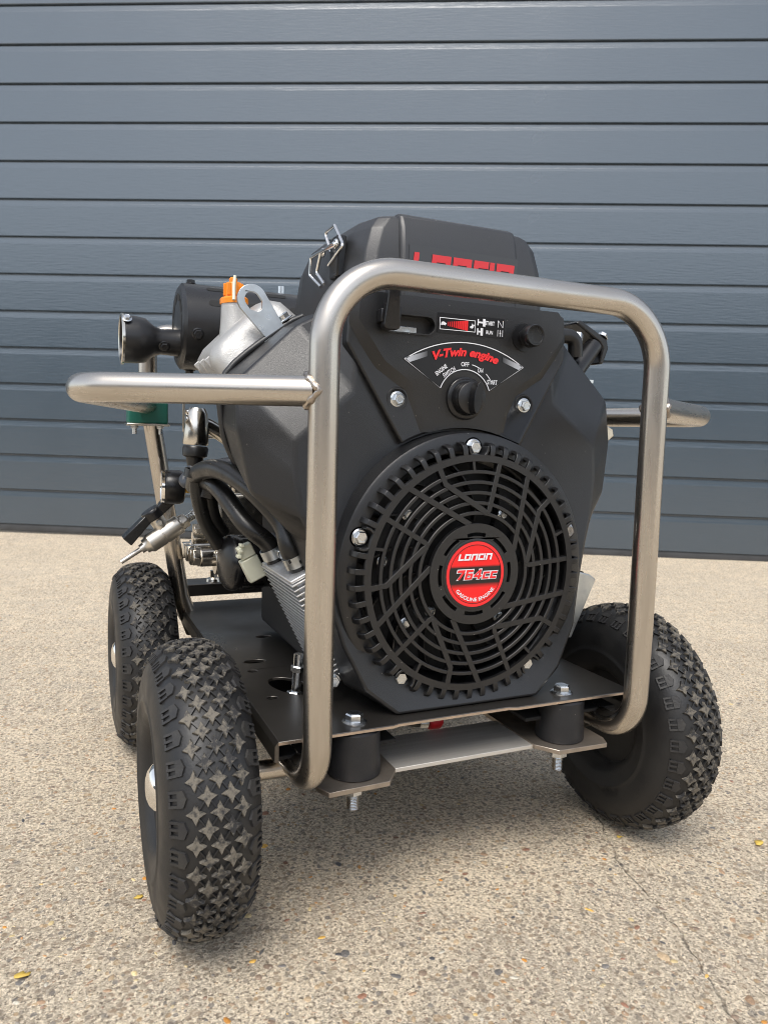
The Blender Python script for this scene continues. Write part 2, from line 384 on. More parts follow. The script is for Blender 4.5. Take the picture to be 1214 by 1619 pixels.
def path(pts, rad, seg=10):
    pts = [Vector(p) for p in pts]; out = [pts[0]]
    for i in range(1, len(pts)-1):
        p = pts[i]; a = (pts[i-1]-p); b = (pts[i+1]-p); la, lb = a.length, b.length; a.normalize(); b.normalize()
        r = rad[i-1] if isinstance(rad, (list,tuple)) else rad
        ang = a.angle(b); d = min(r/math.tan(ang/2), la*.49, lb*.49); r = d*math.tan(ang/2)
        c = p+(a+b).normalized()*(r/sin(ang/2))
        s0 = p+a*d-c; s1 = p+b*d-c; tot = s0.angle(s1)
        for k in range(seg+1):
            t = k/seg; out.append(c+(s0*sin((1-t)*tot)+s1*sin(t*tot))/sin(tot))
    out.append(pts[-1]); return out
def resample(pts, step):
    out = [pts[0]]
    for a, b in zip(pts, pts[1:]):
        n = max(1, int((b-a).length/step)); out += [a.lerp(b, (k+1)/n) for k in range(n)]
    return out
def spline(pts, n=12):
    P = [Vector(p) for p in pts]; P = [2*P[0]-P[1]]+P+[2*P[-1]-P[-2]]; out = []
    for i in range(1, len(P)-2):
        for k in range(n):
            t = k/n; a, b, c, d = P[i-1:i+3]
            out.append(.5*((2*b)+(c-a)*t+(2*a-5*b+4*c-d)*t*t+(3*b-a-3*c+d)*t**3))
    out.append(P[-2]); return out
def circ(cx, cz, r, n=40, a0=0, a1=360): return [(cx+r*cos(radians(a0+(a1-a0)*k/n)), cz+r*sin(radians(a0+(a1-a0)*k/n))) for k in range(n if a1-a0 == 360 else n+1)]
def stadium(x0, x1, z, h, n=8):
    return [(x1-h+h*cos(radians(-90+180*k/n)), z+h*sin(radians(-90+180*k/n))) for k in range(n+1)]+[(x0+h+h*cos(radians(90+180*k/n)), z+h*sin(radians(90+180*k/n))) for k in range(n+1)]

# ---- shared bolt mesh: flanged hex head, axis +Z, unit = radius 1 over flats-ish
def bolt_mesh(name, m, flange=True, h=.75):
    b = MB()
    if flange: b.lathe([(0,0),(0,1.32),(.12,1.34),(.26,1.1),(.26,0)], (0,0,0), (0,0,1), 28)
    z0 = .24 if flange else 0
    ring = lambda z, r: [Vector((r*cos(pi*k/3), r*sin(pi*k/3), z)) for k in range(6)]
    b.loft([ring(z0,1.0), ring(z0+h*.82,1.0), ring(z0+h,.86)])
    b.lathe([(z0+h-.10,.60),(z0+h+.02,.60),(z0+h-.02,.42),(z0+h-.02,0)], (0,0,0), (0,0,1), 20)
    return b.mesh(name, m, 30)
BOLT = bolt_mesh('bolt', 'zinc'); BOLT_BLACK = bolt_mesh('black_bolt', 'gloss_black'); NUT = bolt_mesh('nut', 'zinc', False, .8)
def bolt(pos, d, r, parent, me=BOLT, name='bolt', spin=0.):
    u, w, d = frame(d); R = Matrix((u, w, d)).transposed().to_4x4()
    return link(name, me, parent, Matrix.Translation(pos) @ R @ Matrix.Rotation(spin, 4, 'Z') @ Matrix.Diagonal((r,r,r,1)))

# ---- lettering
def text_pts(txt, size, shear=0., offset=0., spacing=1.):
    cu = bpy.data.curves.new('text','FONT'); cu.body = txt; cu.size = size; cu.shear = shear; cu.offset = offset; cu.align_x = 'CENTER'; cu.resolution_u = 4; cu.space_character = spacing
    o = bpy.data.objects.new('text', cu); COL.objects.link(o)
    me = o.evaluated_get(bpy.context.evaluated_depsgraph_get()).to_mesh()
    vs = [v.co.copy() for v in me.vertices]; fs = [tuple(p.vertices) for p in me.polygons]
    bpy.data.objects.remove(o); bpy.data.curves.remove(cu)
    return vs, fs
def flat_text(txt, size, x, z, y, m, parent, name, ang=0., width=None, height=None, **k):
    vs, fs = text_pts(txt, size, **k)
    if width:
        a = min(v.x for v in vs); b = max(v.x for v in vs); s = width/(b-a); vs = [Vector(((v.x-(a+b)/2)*s, v.y*(height/size/.7 if height else s), 0)) for v in vs]
    zm = (min(v.y for v in vs)+max(v.y for v in vs))/2; c, sn = cos(radians(ang)), sin(radians(ang))
    b = MB(); b.add([(x+v.x*c-(v.y-zm)*sn, y, z+v.x*sn+(v.y-zm)*c) for v in vs], fs)
    return b.build(name, m, parent, 0)
def arc_text(txt, size, cx, cz, r, mid, y, m, parent, name, inward=False, width=None, f=None, **k):
    """mid: angle of the text centre in degrees; inward: letters stand on the inside (read along the bottom)"""
    vs, fs = text_pts(txt, size, **k)
    if width:
        a = min(v.x for v in vs); b = max(v.x for v in vs); s = width/(b-a); vs = [Vector(((v.x-(a+b)/2)*s, v.y, 0)) for v in vs]
    out = []
    for v in vs:
        if inward: a = radians(mid)+v.x/r; rr = r-v.y
        else: a = radians(mid)-v.x/r; rr = r+v.y
        p = (cx+rr*cos(a), y, cz+rr*sin(a)); out.append(f(*p) if f else p)
    return MB().add(out, fs).build(name, m, parent, 0)
def wordmark(x, z, y, w, h, m, parent, name, shear=.12, grow=0., ang=0.):
    """blocky five-stroke lettering; each rectangle (x0,z0,x1,z1) on a grid per letter"""
    s = .26; L = [[(0,0,s,1),(s,0,.82,s)], [(0,0,s,1),(.72-.0,0,.98,1),(s,0,.72,s),(s,1-s,.72,1)], [(0,0,s,1),(s,1-s,.98,1),(.72,0,.98,1-s)],
         [(0,0,s,1),(s,0,.80,s),(s,1-s,.80,1)], [(0,0,s,1)], [(0,0,s,1),(s,1-s,.98,1),(.72,0,.98,1-s)]]
    adv = [.92,1.10,1.10,.86,.38,.98]; tot = sum(adv); b = MB(); px = 0
    c, sn = cos(radians(ang)), sin(radians(ang))
    for R, a in zip(L, adv):
        for x0, z0, x1, z1 in R:
            q = []
            for X, Zz in ((x0-grow,z0-grow),(x1+grow,z0-grow),(x1+grow,z1+grow),(x0-grow,z1+grow)):
                gx = ((px+X)/tot-.5)*w+shear*h*(Zz-.5); gz = (Zz-.5)*h; q.append((x+gx*c-gz*sn, y, z+gx*sn+gz*c))
            b.add(q, [(0,1,2,3)])
        px += a
    return b.build(name, m, parent, 0)

# ------------------------------------------------------------------ ground
gb = MB(); gb.add([(-400,-400,0),(400,-400,0),(400,400,0),(-400,400,0)], [(0,1,2,3)])
tag(gb.build('ground', 'concrete', None, 0), kind='structure')

def pebbles():
    rnd = random.Random(11); vs = []; fs = []; cols = []
    pal = [((.36,.24,.15),26),((.27,.20,.145),16),((.44,.33,.21),18),((.16,.15,.14),9),((.085,.085,.09),5),((.56,.25,.05),6),((.66,.52,.28),7),((.50,.46,.38),12),((.27,.14,.09),6),((.70,.42,.10),2)]
    cum = [c for c, w in pal for _ in range(w)]
    C = Vector((-0.36,-0.55))
    n = 0
    while n < 9500:
        d = .30+2.0*rnd.random()**1.5; a = radians(24)+rnd.uniform(-.66,.66)
        x = C.x+sin(a)*d; y = C.y+cos(a)*d
        big = rnd.random() < .15
        r = rnd.uniform(.0026,.0050) if big else rnd.uniform(.0010,.0026)
        if rnd.random() < .006: r = rnd.uniform(.0050,.0068)
        col = rnd.choice(cum); k = rnd.uniform(.8,1.2)
        if r < .0026: col = tuple(c_*.7+g_*.3 for c_, g_ in zip(col, (.50,.43,.33)))
        el = rnd.uniform(.35,.9); t = rnd.uniform(0,pi); m = 8 if big else 6; o = len(vs)
        hgt = min(.00028, r*.12)
        jit = [rnd.uniform(.78,1.12) for _ in range(m)]
        for rr, zz in ((1.,-.0004),(.82,hgt*.8)):
            for i in range(m):
                q = 2*pi*i/m; ex, ey = cos(q)*r*rr*jit[i], sin(q)*r*rr*el*jit[i]
                vs.append((x+ex*cos(t)-ey*sin(t), y+ex*sin(t)+ey*cos(t), zz))
        vs.append((x,y,hgt))
        for i in range(m):
            j = (i+1) % m; fs.append((o+i,o+j,o+m+j,o+m+i)); fs.append((o+m+i,o+m+j,o+2*m))
        cols += [(col[0]*k,col[1]*k,col[2]*k,1)]*(2*m+1); n += 1
    me = bpy.data.meshes.new('aggregate_stones'); me.from_pydata(vs, [], fs); me.materials.append(MATS['pebble'])
    at = me.color_attributes.new('stone_colour','FLOAT_COLOR','POINT'); at.data.foreach_set('color', [q for c in cols for q in c])
    me.polygons.foreach_set('use_smooth',[True]*len(me.polygons))
    tag(link('aggregate_stones', me), 'small brown and grey stones exposed in the concrete yard', 'gravel', kind='stuff')
pebbles()

def leaf(x, y, r, label, seed):
    rnd = random.Random(seed); m = 9; b = MB(); ring = []
    for i in range(m):
        a = 2*pi*i/m; q = r*rnd.uniform(.55,1.15); ring.append((x+q*cos(a), y+q*.6*sin(a), .0012+rnd.uniform(0,.0014)))
    b.add(ring+[(x,y,.0015)], [(i,(i+1) % m,m) for i in range(m)])
    o = b.build('leaf_scrap','leaf_yellow',None,60)
    sd_ = o.modifiers.new('thickness','SOLIDIFY'); sd_.thickness = .0006
    tag(o, label, 'leaf', 'yellow leaf scraps on the yard')
leaf(.3619,-.0019,.008,'pale yellow leaf scrap on concrete right of the nearest right-hand tyre',1)
leaf(-.3912,.0779,.0065,'yellow leaf scrap on concrete in the lower left corner',2)
leaf(-.2923,.1513,.005,'small yellow leaf scrap tucked beside the front left tyre',3)
leaf(.2217,.0667,.004,'orange-yellow leaf scrap at the foot of the right-hand tyre',4)

# ------------------------------------------------------------------ sectional door
DA = radians(-24.13-4.2); DO = Vector((0.8627, 2.1706, 0.0))
door = bpy.data.objects.new('sectional_door', None); COL.objects.link(door)
door.matrix_world = Matrix.Translation(DO) @ Matrix.Rotation(DA, 4, 'Z') @ Matrix.Rotation(radians(.25), 4, 'Y')
tag(door, 'blue-grey sectional garage door of horizontal ribbed panels behind the machine', 'garage door')
PITCH = .1475; SEAL = .040; G0 = .1785
prof = [(.004,0.0),(.0,.0025),(.0,.1190),(.0002,.1203),(.0006,.1285),(.0008,.1290),(.0013,.1385),(.0125,.1395),(.0125,PITCH+.002),(.05,PITCH+.002),(.05,.0)]   # (depth, height)
def slat_mesh(h0=0.):
    b = MB(); pr = [(d, max(z, h0)) for d, z in prof]
    b.loft([[Vector((-5.0,d,z)) for d, z in pr], [Vector((5.0,d,z)) for d, z in pr]])
    return b.mesh('door_panel','door_paint',8)
SL = slat_mesh()
base = G0-PITCH-.0
for k in range(0, 18):
    z = G0-PITCH+k*PITCH
    link('door_panel', SL, door, Matrix.Translation((0,0,z)))
sb_ = MB(); sp = [(.012,.0),(.004,.004),(.002,.018),(.005,.030),(.002,.034),(.006,.0375),(.03,.0375),(.03,.0)]
sb_.loft([[Vector((-5.0,d,z)) for d, z in sp], [Vector((5.0,d,z)) for d, z in sp]])
sb_.build('bottom_seal','seal_rubber',door,25)

# ------------------------------------------------------------------ unseen unit added behind the camera to darken door and tube reflections
mat('added_unit_cladding', (.11,.115,.12), .6, var=.2, vscale=3)
mat('added_unit_roof', (.10,.10,.105), .7)
unit = bpy.data.objects.new('added_unit', None); COL.objects.link(unit)
unit.matrix_world = Matrix.Translation(DO+Vector((sin(DA),-cos(DA),0))*15) @ Matrix.Rotation(DA, 4, 'Z')
tag(unit, 'long low grey unit added out of view for the door and tubes to reflect', 'added building')
MB().box((0,-4,1.75),(44,8,3.5)).build('wall','added_unit_cladding',unit,30)
MB().loft([[Vector((-22.3,.3,3.5)),Vector((-22.3,-4,4.3)),Vector((-22.3,-8.3,3.5))],[Vector((22.3,.3,3.5)),Vector((22.3,-4,4.3)),Vector((22.3,-8.3,3.5))]]).build('roof','added_unit_roof',unit,30)
for k in range(6): MB().box((-17+6.8*k,.03,1.6),(3.6,.06,3.2)).build('door','door_paint',unit,30)

# ================================================================== the machine
PW = bpy.data.objects.new('pressure_washer', None); COL.objects.link(PW)
tag(PW, 'black petrol engine pressure washer on a steel tube frame with four tyres', 'pressure washer')
XC = .0055; FZ = .3190                                  # engine centre line and fan height
TR = .0121                                             # frame tube radius

# ---- tubular frame
W = .1678
hp = path([(-W,.60,.155),(-W,0,.155),(-W,0,.5766),(W,0,.5766),(W,0,.155),(W,.60,.155)], [.042,.060,.060,.042], 14)
MB().tube(resample(hp,.02), TR, 28).build('front_hoop','stainless_tube',PW,60)
for s in (-1,1):
    pp = path([(s*(W+.006),.003,.481),(s*.345,.103,.481),(s*.240,.50,.481)], [.040], 14)
    h = MB().tube(resample(pp,.02), TR, 28).build('side_handle','stainless_tube',PW,60)
    # ragged weld bead where the handle meets the post
    d = (pp[1]-pp[0]).normalized(); u, w_, d = frame(d); b = MB(); ring = []
    rw = random.Random(5+s)
    for i in range(64):
        a = 2*pi*i/64; rr = TR+.0008+.0022*abs(sin(i*1.3))*rw.uniform(.5,1.1)
        off = (u*cos(a)+w_*sin(a))*TR; B_ = 2*(off.x*d.x+off.y*d.y); A_ = d.x*d.x+d.y*d.y; C_ = off.x**2+off.y**2-TR*TR
        t = (-B_+sqrt(max(0,B_*B_-4*A_*C_)))/(2*A_); ring.append(Vector((s*W,0,.481))+off+d*(t+.0012))
    b.tube(ring, .0031, 8, closed=True, radii=[.0024+.0007*sin(i*.9)+.0005*rw.random() for i in range(len(ring))]); b.t = None
    b.build('weld_bead','weld',h,60)
rp = path([(-.176,.535,.155),(-.196,.525,.21),(-.243,.50,.49),(-.243,.50,.578),(.243,.50,.578),(.243,.50,.49),(.196,.525,.21),(.176,.535,.155)], [.05,.05,.03,.03,.05,.05], 10)
MB().tube(resample(rp,.02), TR, 24).build('rear_hoop','stainless_tube',PW,60)
MB().tube([(-W,.60,.155),(W,.60,.155)], TR, 24).build('rear_rail','stainless_tube',PW,60)
for s in (-1,1):
    b = MB().box((s*.246,.485,.470),(.050,.034,.028)); g = b.build('pipe_clamp','green_plastic',PW,40,.002)
    b = MB().box((s*.246,.485,.4545),(.054,.036,.003)); b.build('clamp_plate','nickel',g,40,.0006)
    for dx in (-.016,.016):
        for dy in (-.010,.010): bolt((s*.246+dx,.485+dy,.453),(0,0,-1),.0045,g,NUT); 
    for dx in (-.016,.016):
        for dy in (-.010,.010): MB().cyl((s*.246+dx,.485+dy,.450),(s*.246+dx,.485+dy,.442),.0022,n=10).build('stud','zinc',g)
# axles
for y in (.1064,.531):
    MB().tube([(-.2496,y,.13),(.2496,y,.13)], .0095, 18).build('axle','stainless_tube',PW,60)

# ---- deck plate
DZ = .1890
def rrect(x0,x1,y0,y1): return [(x0,y0),(x1,y0),(x1,y1),(x0,y1)]
outer = [(-.1915,.030),(-.085,.0305),(-.078,.0328),(.040,.0335),(.048,.0305),(.1915,.030),(.1915,.575),(-.1915,.575)]
def ell(cx,cy,a,bq,rot=0,n=20):
    return [(cx+a*cos(2*pi*k/n)*cos(rot)-bq*sin(2*pi*k/n)*sin(rot), cy+a*cos(2*pi*k/n)*sin(rot)+bq*sin(2*pi*k/n)*cos(rot)) for k in range(n)]
holes = [ell(-.1193,.353,.010,.0055), ell(-.1554,.2552,.0125,.0070), ell(-.1662,.2217,.0055,.0045), ell(-.141,.163,.017,.032,.35), ell(-.1682,.1348,.0055,.0045), ell(.111,.0874,.004,.003), ell(.13,.25,.012,.02), ell(.1554,.33,.01,.006)]
b = MB(); b.prism(outer, holes, lambda x,y,t: Vector((x,y,t)), DZ, DZ-.0035)
deck = b.build('deck_plate','dark_deck',PW,30,.0006)
for s in (-1,1):
    b = MB(); b.loft([[Vector((s*.1915,y,DZ-.0002)),Vector((s*.1945,y,DZ-.004)),Vector((s*.1945,y,DZ-.018)),Vector((s*.1910,y,DZ-.018)),Vector((s*.1910,y,DZ-.0036))] for y in (.0305,.574)])
    b.build('side_lip','dark_deck',deck,30)
b = MB(); e0 = outer[:6]; b.loft([[Vector((x,y-.0006,DZ-.0006)),Vector((x,y-.0006,DZ-.0029)),Vector((x,y+.001,DZ-.0029)),Vector((x,y+.001,DZ-.0006))] for x,y in e0]); b.build('cut_edge','cut_edge',deck,30)
b = MB().box((0,.60,.214),(.372,.05,.003)); b.box((0,.577,.2055),(.372,.003,.016)); b.build('raised_ledge','dark_deck',deck,30,.0006)
MB().box((-.130,.25,.165),(.115,.40,.004)).build('hole_backing','matt_black',PW,30,.001)  # added dark plates, keep bright ground from showing through the deck holes
MB().box((.130,.25,.165),(.115,.40,.004)).build('hole_backing','matt_black',PW,30,.001)
# tall hex bolt standing in the slot
b = MB().cyl((-.141,.150,.155),(-.137,.150,.226),.0048,n=14); b.build('stud','zinc',deck)
bolt((-.1375,.150,.208),(.05,0,1),.0075,deck,NUT,'nut'); bolt((-.141,.150,.1795),(0.05,0,1),.008,deck)

# ---- rubber mounts on welded tabs
ZT = .1428
for s in (-1,1):
    mx_, my_ = s*.1150, .050
    o = [(s*.150,.017),(s*.092,.019),(s*.077,.040),(s*.077,.165),(s*.156,.165),(s*.156,.03)]
    t = MB().prism(o, None, lambda x,y,t: Vector((x,y,t)), ZT, ZT-.0045).build('mount_tab','tab_steel',PW,30,.0005)
    prof_ = [(0,0),(0,.0225),(.0008,.0246),(.004,.0250),(.0225,.0238),(.036,.0236),(.0410,.0234),(.0422,.0214),(.0422,0)]
    m_ = MB().lathe(prof_, (mx_,my_,ZT), (0,0,1), 40).build('rubber_mount','mount_rubber',PW,40)
    bolt((mx_,my_,DZ),(0,0,1),.0085,m_,spin=.3)
    bolt((mx_,my_,ZT-.0045),(0,0,-1),.0085,m_,NUT,'nut',spin=.2); bolt((mx_,my_,ZT-.0150),(0,0,-1),.0090,m_,NUT,'nut',spin=.3)
    b = MB()
    st = [(i*.00075,   .0060 if i % 2 else .0052) for i in range(42)]
    b.lathe([(0,0)]+st+[(.0320,.0035),(.0320,0)], (mx_,my_,ZT-.005), (0,0,-1), 14); b.build('threaded_stud','zinc',m_,50)
MB().prism([(-.0785,.043),(.0775,.043),(.0775,.112),(-.0785,.112)], None, lambda x,y,t: Vector((x,y,t)), ZT-.0015, ZT-.0055).build('cross_plate','brushed_plate',PW,30,.0005)
MB().box((0,.52,ZT-.003),(.30,.07,.004)).build('rear_cross_plate','brushed_plate',PW,30,.0005)
# drain valve peeking out under the deck
b = MB().cyl((-.010,.126,.1465),(.000,.125,.1465),.0075,n=6); dv = b.build('drain_valve','zinc',PW,30,.0006)
MB().lathe([(0,0),(0,.0085),(.002,.0098),(.012,.0098),(.015,.008),(.015,0)], (.000,.125,.1465),(1,-.05,0),20).build('red_cap','red_plastic',dv,40)
MB().cyl((-.08,.14,.158),(-.008,.127,.147),.007,n=16).build('drain_pipe','gloss_black',dv,40)

# ---- wheels
TW = .040
def trad(u): 
    q = min(abs(u)/TW, 1.); return .0835+.0432*(1-q**2.4)**(1/2.4)
def tyre_frame(u, th, lift=0.):
    e = 1e-4; du = (trad(u+e)-trad(u-e))/(2*e)
    nu, nr = -du, 1.; L = hypot(nu, nr); nu /= L; nr /= L
    rad = Vector((0,cos(th),sin(th))); tang = Vector((0,-sin(th),cos(th)))
    nrm = Vector((nu,0,0))+rad*nr; lat = tang.cross(nrm)
    p = Vector((u,0,0))+rad*trad(u)+nrm*lift
    return p, lat.normalized(), tang, nrm
def fmat(p, a, b_, c): 
    m = Matrix((a,b_,c)).transposed().to_4x4(); m.translation = p; return m
NST = 33
def star_mesh():
    b = MB(); n = 8
    def ring(k, z, grow=1.): 
        return [Vector(((.0070 if i % 2 == 0 else .0037)*grow*cos(pi*i/4), (.0078 if i % 2 == 0 else .0037)*grow*sin(pi*i/4), z)) for i in range(8)]
    b.loft([ring(0,-.0015,1.12), ring(0,.0020,1.02), ring(0,.0026,.92)], cap0=False)
    return b.mesh('tread_star','tread_dusty',20)
STAR = star_mesh()
def lug_mesh():
    b = MB()
    b.loft([[Vector(p) for p in q] for q in ([(-.002,-.0066,-.002),(.0035,-.0066,-.002),(.0066,0,-.002),(.0035,.0066,-.002),(-.002,.0066,-.002)],
                                              [(-.002,-.0062,.0017),(.0032,-.0062,.0017),(.0060,0,.0017),(.0032,.0062,.0017),(-.002,.0062,.0017)])], cap0=False)
    for y in (-.0052,0,.0052): b.box((-.0060,y,-.0008),(.0086,.0020,.0036))
    b.box((-.0098,0,-.0012),(.0016,.0124,.0030))
    return b.mesh('tread_lug','tread_clean',20)
LUG = lug_mesh()
COLS = [(-.0176,0),(-.0088,.5),(0,0),(.0088,.5),(.0176,0)]
def baked(me, mats, name, m, parent, smooth=20):
    vs = [v.co for v in me.vertices]; fs = [tuple(p.vertices) for p in me.polygons]; b = MB()
    for M_ in mats: b.add([M_ @ v for v in vs], fs)
    return b.build(name, m, parent, smooth)
def wheel(x0, y0, side, label, individual, arc, turn):
    """side: -1 for wheels on the left of the frame (outer face towards -x)"""
    s = side
    b = MB()
    # rim: dished disc closed on the outer face, open barrel inside
    b.lathe([(-.020,.015),(-.020,.058),(-.034,.0600),(-.037,.0655),(-.031,.066),(-.022,.054),(.010,.050),(.022,.054),(.027,.062),(.031,.064),(.0335,.070),(.0355,.0695),(.0355,.066),(.032,.061),(.0285,.052),(.0280,.030),(.031,.024),(.031,0)], (0,0,0), (s,0,0), 56)
    b.lathe([(-.034,0),(-.034,.013),(-.012,.015),(.02,.018)], (0,0,0), (s,0,0), 30)
    w = b.build('wheel','wheel_paint',PW,35); w.location = (x0,y0,.13); w['label'] = label
    # tyre carcass
    pr = [(-.026,.053),(-.033,.057),(-.0385,.066),(-.0400,.0750),(-.0409,.0765),(-.0409,.0785),(-.0400,.080)]
    for k in range(0, 37):
        u = -TW*cos(pi*k/36) if 0 < k < 36 else (-TW if k == 0 else TW); pr.append((u, trad(u)))
    pr += [(.0400,.080),(.0409,.0785),(.0409,.0765),(.0400,.0750),(.0385,.066),(.033,.057),(.026,.053)]
    b = MB(); b.lathe(pr+[(.0,.0515),pr[0]], (0,0,0), (1,0,0), 96); b.build('tyre','tyre_rubber',w,50)
    # chrome hub cap on the outside
    hc = [(.0275,.0225),(.030,.0222),(.0350,.0195),(.0388,.0145),(.0408,.0085),(.0415,0)]
    MB().lathe(hc, (0,0,0), (s,0,0), 40).build('hub_cap','chrome',w,60)
    # tread
    sm = []; lm = [[],[]]
    for u, ph in COLS:
        for k in range(NST):
            th = 2*pi*(k+ph)/NST+turn; sm.append((th, fmat(*tyre_frame(u,th))))
    for j, u in enumerate((-.0278,.0278)):
        for k in range(NST):
            th = 2*pi*(k+.5)/NST+turn; p, a, t, n_ = tyre_frame(u, th, -.0002)
            if j == 0: a = -a; t = -t
            lm[j].append((th, fmat(p, a, t, n_)))
    c0, half = arc
    vis = lambda th: abs((th-c0+pi) % (2*pi)-pi) < half
    rest = []
    for th, M_ in sm:
        if individual and vis(th): link('tread_star', STAR, w, M_)
        else: rest.append(M_)
    if rest: tag(baked(STAR, rest, 'tread_stars', 'tread_dusty', w), kind='stuff')
    shown = 0 if x0 < 0 else 0
    rest = []
    for j in (0,1):
        for th, M_ in lm[j]:
            if individual and j == shown and vis(th): link('tread_lug', LUG, w, M_)
            else: rest.append(M_)
    tag(baked(LUG, rest, 'tread_lugs', 'tread_clean', w), kind='stuff')
    # thin ribs linking the stars
    b = MB()
    for i in range(4):
        for k in range(NST):
            for dk in (-.5,.5):
                t0 = 2*pi*(k+COLS[i][1])/NST+turn; t1 = t0+2*pi*dk/NST
                p0, _, _, n0 = tyre_frame(COLS[i][0], t0, .0010); p1, _, _, n1 = tyre_frame(COLS[i+1][0], t1, .0010)
                d = (p1-p0); nn = (n0+n1).normalized(); L = d.length; d.normalize(); sd2 = nn.cross(d)
                b.box((p0+p1)/2, (.0011,L,.0030), Matrix((sd2,d,nn)).transposed())
    b.build('tread_ribs','tyre_rubber',w,0)
    # size marking moulded on the inner wall
    if individual:
        arc_text('4.00-4', .016, 0, 0, .088, 250 if s > 0 else 90, 0, 'tyre_rubber', w, 'size_marking', inward=True, f=lambda x,y,z: (-s*.0405, x, z)) if s > 0 else None
    return w
# wheels: visible arc is the part of the tread turned to the camera
wheel(-.2496,.1064,-1,'front left wheel with chrome hub cap and dusty star tread',True,(pi-.02,1.75),.03)
wheel(.2496,.1064,1,'front right wheel seen from its dark inner side',True,(pi-.15,1.60),.11)
wheel(-.2496,.531,-1,'rear left wheel behind the front left wheel',True,(pi-.1,1.45),.07)
wheel(.2496,.531,1,'rear right wheel hidden behind the machine',False,(pi,1),.05)

# ---- engine block behind the shroud (dark castings and cooling fins)
eb = MB().box((XC,.29,.285),(.235,.22,.175)); eb.box((XC,.30,.40),(.17,.20,.08)); blk = eb.build('crankcase','matt_black',PW,30,.008,3)
for s in (-1,1):
    ax = Vector((s*.7071,0,.7071)); ux = Vector((.7071,0,-s*.7071)) if s > 0 else Vector((.7071,0,.7071))
    R = Matrix((Vector((s*.7071,0,-.7071)), Vector((0,1,0)), ax)).transposed()
    c0 = Vector((XC,.27,.37))
    cy = MB(); cy.box(c0+ax*.12,(.085,.09,.18),R); cyo = cy.build('cylinder','muffler_black',PW,30,.004)
    for k in range(12): MB().box(c0+ax*(.06+.0125*k),(.118,.122,.0028),R).build('cooling_fin','muffler_black',cyo,30)
    # cast rocker cover
    rc = MB(); c1 = c0+ax*(.243)+Vector((0,-.004,0))
    def rring(h, a, bq, r=.016, n=6):
        out = []
        for cx_, cy_, a0 in ((a-r,bq-r,0),(-a+r,bq-r,90),(-a+r,-bq+r,180),(a-r,-bq+r,270)):
            for k in range(n+1):
                t = radians(a0+90*k/n); out.append(c1+R @ Vector((cx_+r*cos(t), cy_+r*sin(t), h)))
        return out
    rc.loft([rring(-.026,.058,.062), rring(-.020,.058,.062), rring(-.019,.054,.058), rring(.012,.050,.054), rring(.022,.043,.047), rring(.026,.034,.038)])
    rco = rc.build('rocker_cover','cast_aluminium',PW,40)
    for a, q in ((.047,.05),(-.047,.05),(-.047,-.05),(.047,-.05)):
        if s > 0 or q > 0: bolt(c1+R @ Vector((a,q,-.019)), ax, .0055, rco)
    if s < 0:
        for q in (-.03,0,.03): MB().box(c1+R @ Vector((.04,q,.004)),(.022,.003,.034),R).build('casting_rib','cast_aluminium',rco,30,.001)
        nk = MB().lathe([(-.040,.0235),(-.020,.0180),(.005,.0150),(.020,.0140),(.020,.010),(0,.010)], (-.179,.262,.5655),(-.05,0,1),32).build('filler_neck','cast_aluminium',rco,40)
        cp = MB().lathe([(.0195,.0),(.0195,.0152),(.0245,.0152),(.0262,.0135),(.0265,.0098),(.0400,.0090),(.0418,.0080),(.0418,.0045),(.0460,.0045),(.0475,.003),(.0475,0)], (-.179,.262,.5655),(-.05,0,1),24).build('oil_cap','orange_plastic',rco,35)
        for k in range(8):
            a = pi*k/4; MB().box((-.1806+.0092*cos(a),.262+.0092*sin(a),.5995),(.004,.004,.013)).build('grip_rib','orange_plastic',rco,30,.0006)
        MB().tube(spline([(-.1815,.2525,.613),(-.183,.2500,.602),(-.184,.2460,.587)],8),.0018,8).build('cap_tie','cream_plastic',rco)
        MB().cyl((-.149,.262,.565),(-.153,.262,.580),.011,.009,n=20).build('casting_boss','cast_aluminium',rco,40)
# lifting eye
le = MB(); A = (-.1765,.5805); Bq = (-.1505,.5475)
d = Vector((Bq[0]-A[0], Bq[1]-A[1])).normalized(); pn = Vector((-d.y, d.x)); a0 = math.degrees(atan2(pn.y,pn.x))
outl = [(A[0]+.0150*cos(radians(a0+180*k/20)), A[1]+.0150*sin(radians(a0+180*k/20))) for k in range(21)]
outl += [(Bq[0]-pn.x*.011, Bq[1]-pn.y*.011), (Bq[0]+pn.x*.011, Bq[1]+pn.y*.011)]
hol = [(A[0]+d.x*t_+.0078*cos(radians(g+a0)), A[1]+d.y*t_+.0078*sin(radians(g+a0))) for t_, gs in ((0,range(0,181,20)),) for g in gs]
hol += [(A[0]+d.x*.0065+pn.x*k*.0078, A[1]+d.y*.0065+pn.y*k*.0078) for k in (-1,)]+[(A[0]+d.x*(.0085+.0050*sin(radians(g)))-pn.x*.0052*cos(radians(g)), A[1]+d.y*(.0085+.0050*sin(radians(g)))-pn.y*.0052*cos(radians(g))) for g in (20,50,90,130,160)]+[(A[0]+d.x*.0065+pn.x*.0078, A[1]+d.y*.0065+pn.y*.0078)]
le.prism(outl, [hol], XZ, .196, .2005); leo = le.build('lifting_eye','zinc_plate',PW,30,.0005)
le2 = MB(); le2.prism([(-.1640,.5395),(-.1425,.5570),(-.1390,.5525),(-.1605,.5350)], None, XZ, .196, .226); le2.build('eye_foot','zinc_plate',leo,30,.0008)
bolt((-.1405,.205,.5635),(-.6,0,.8),.0075,leo)
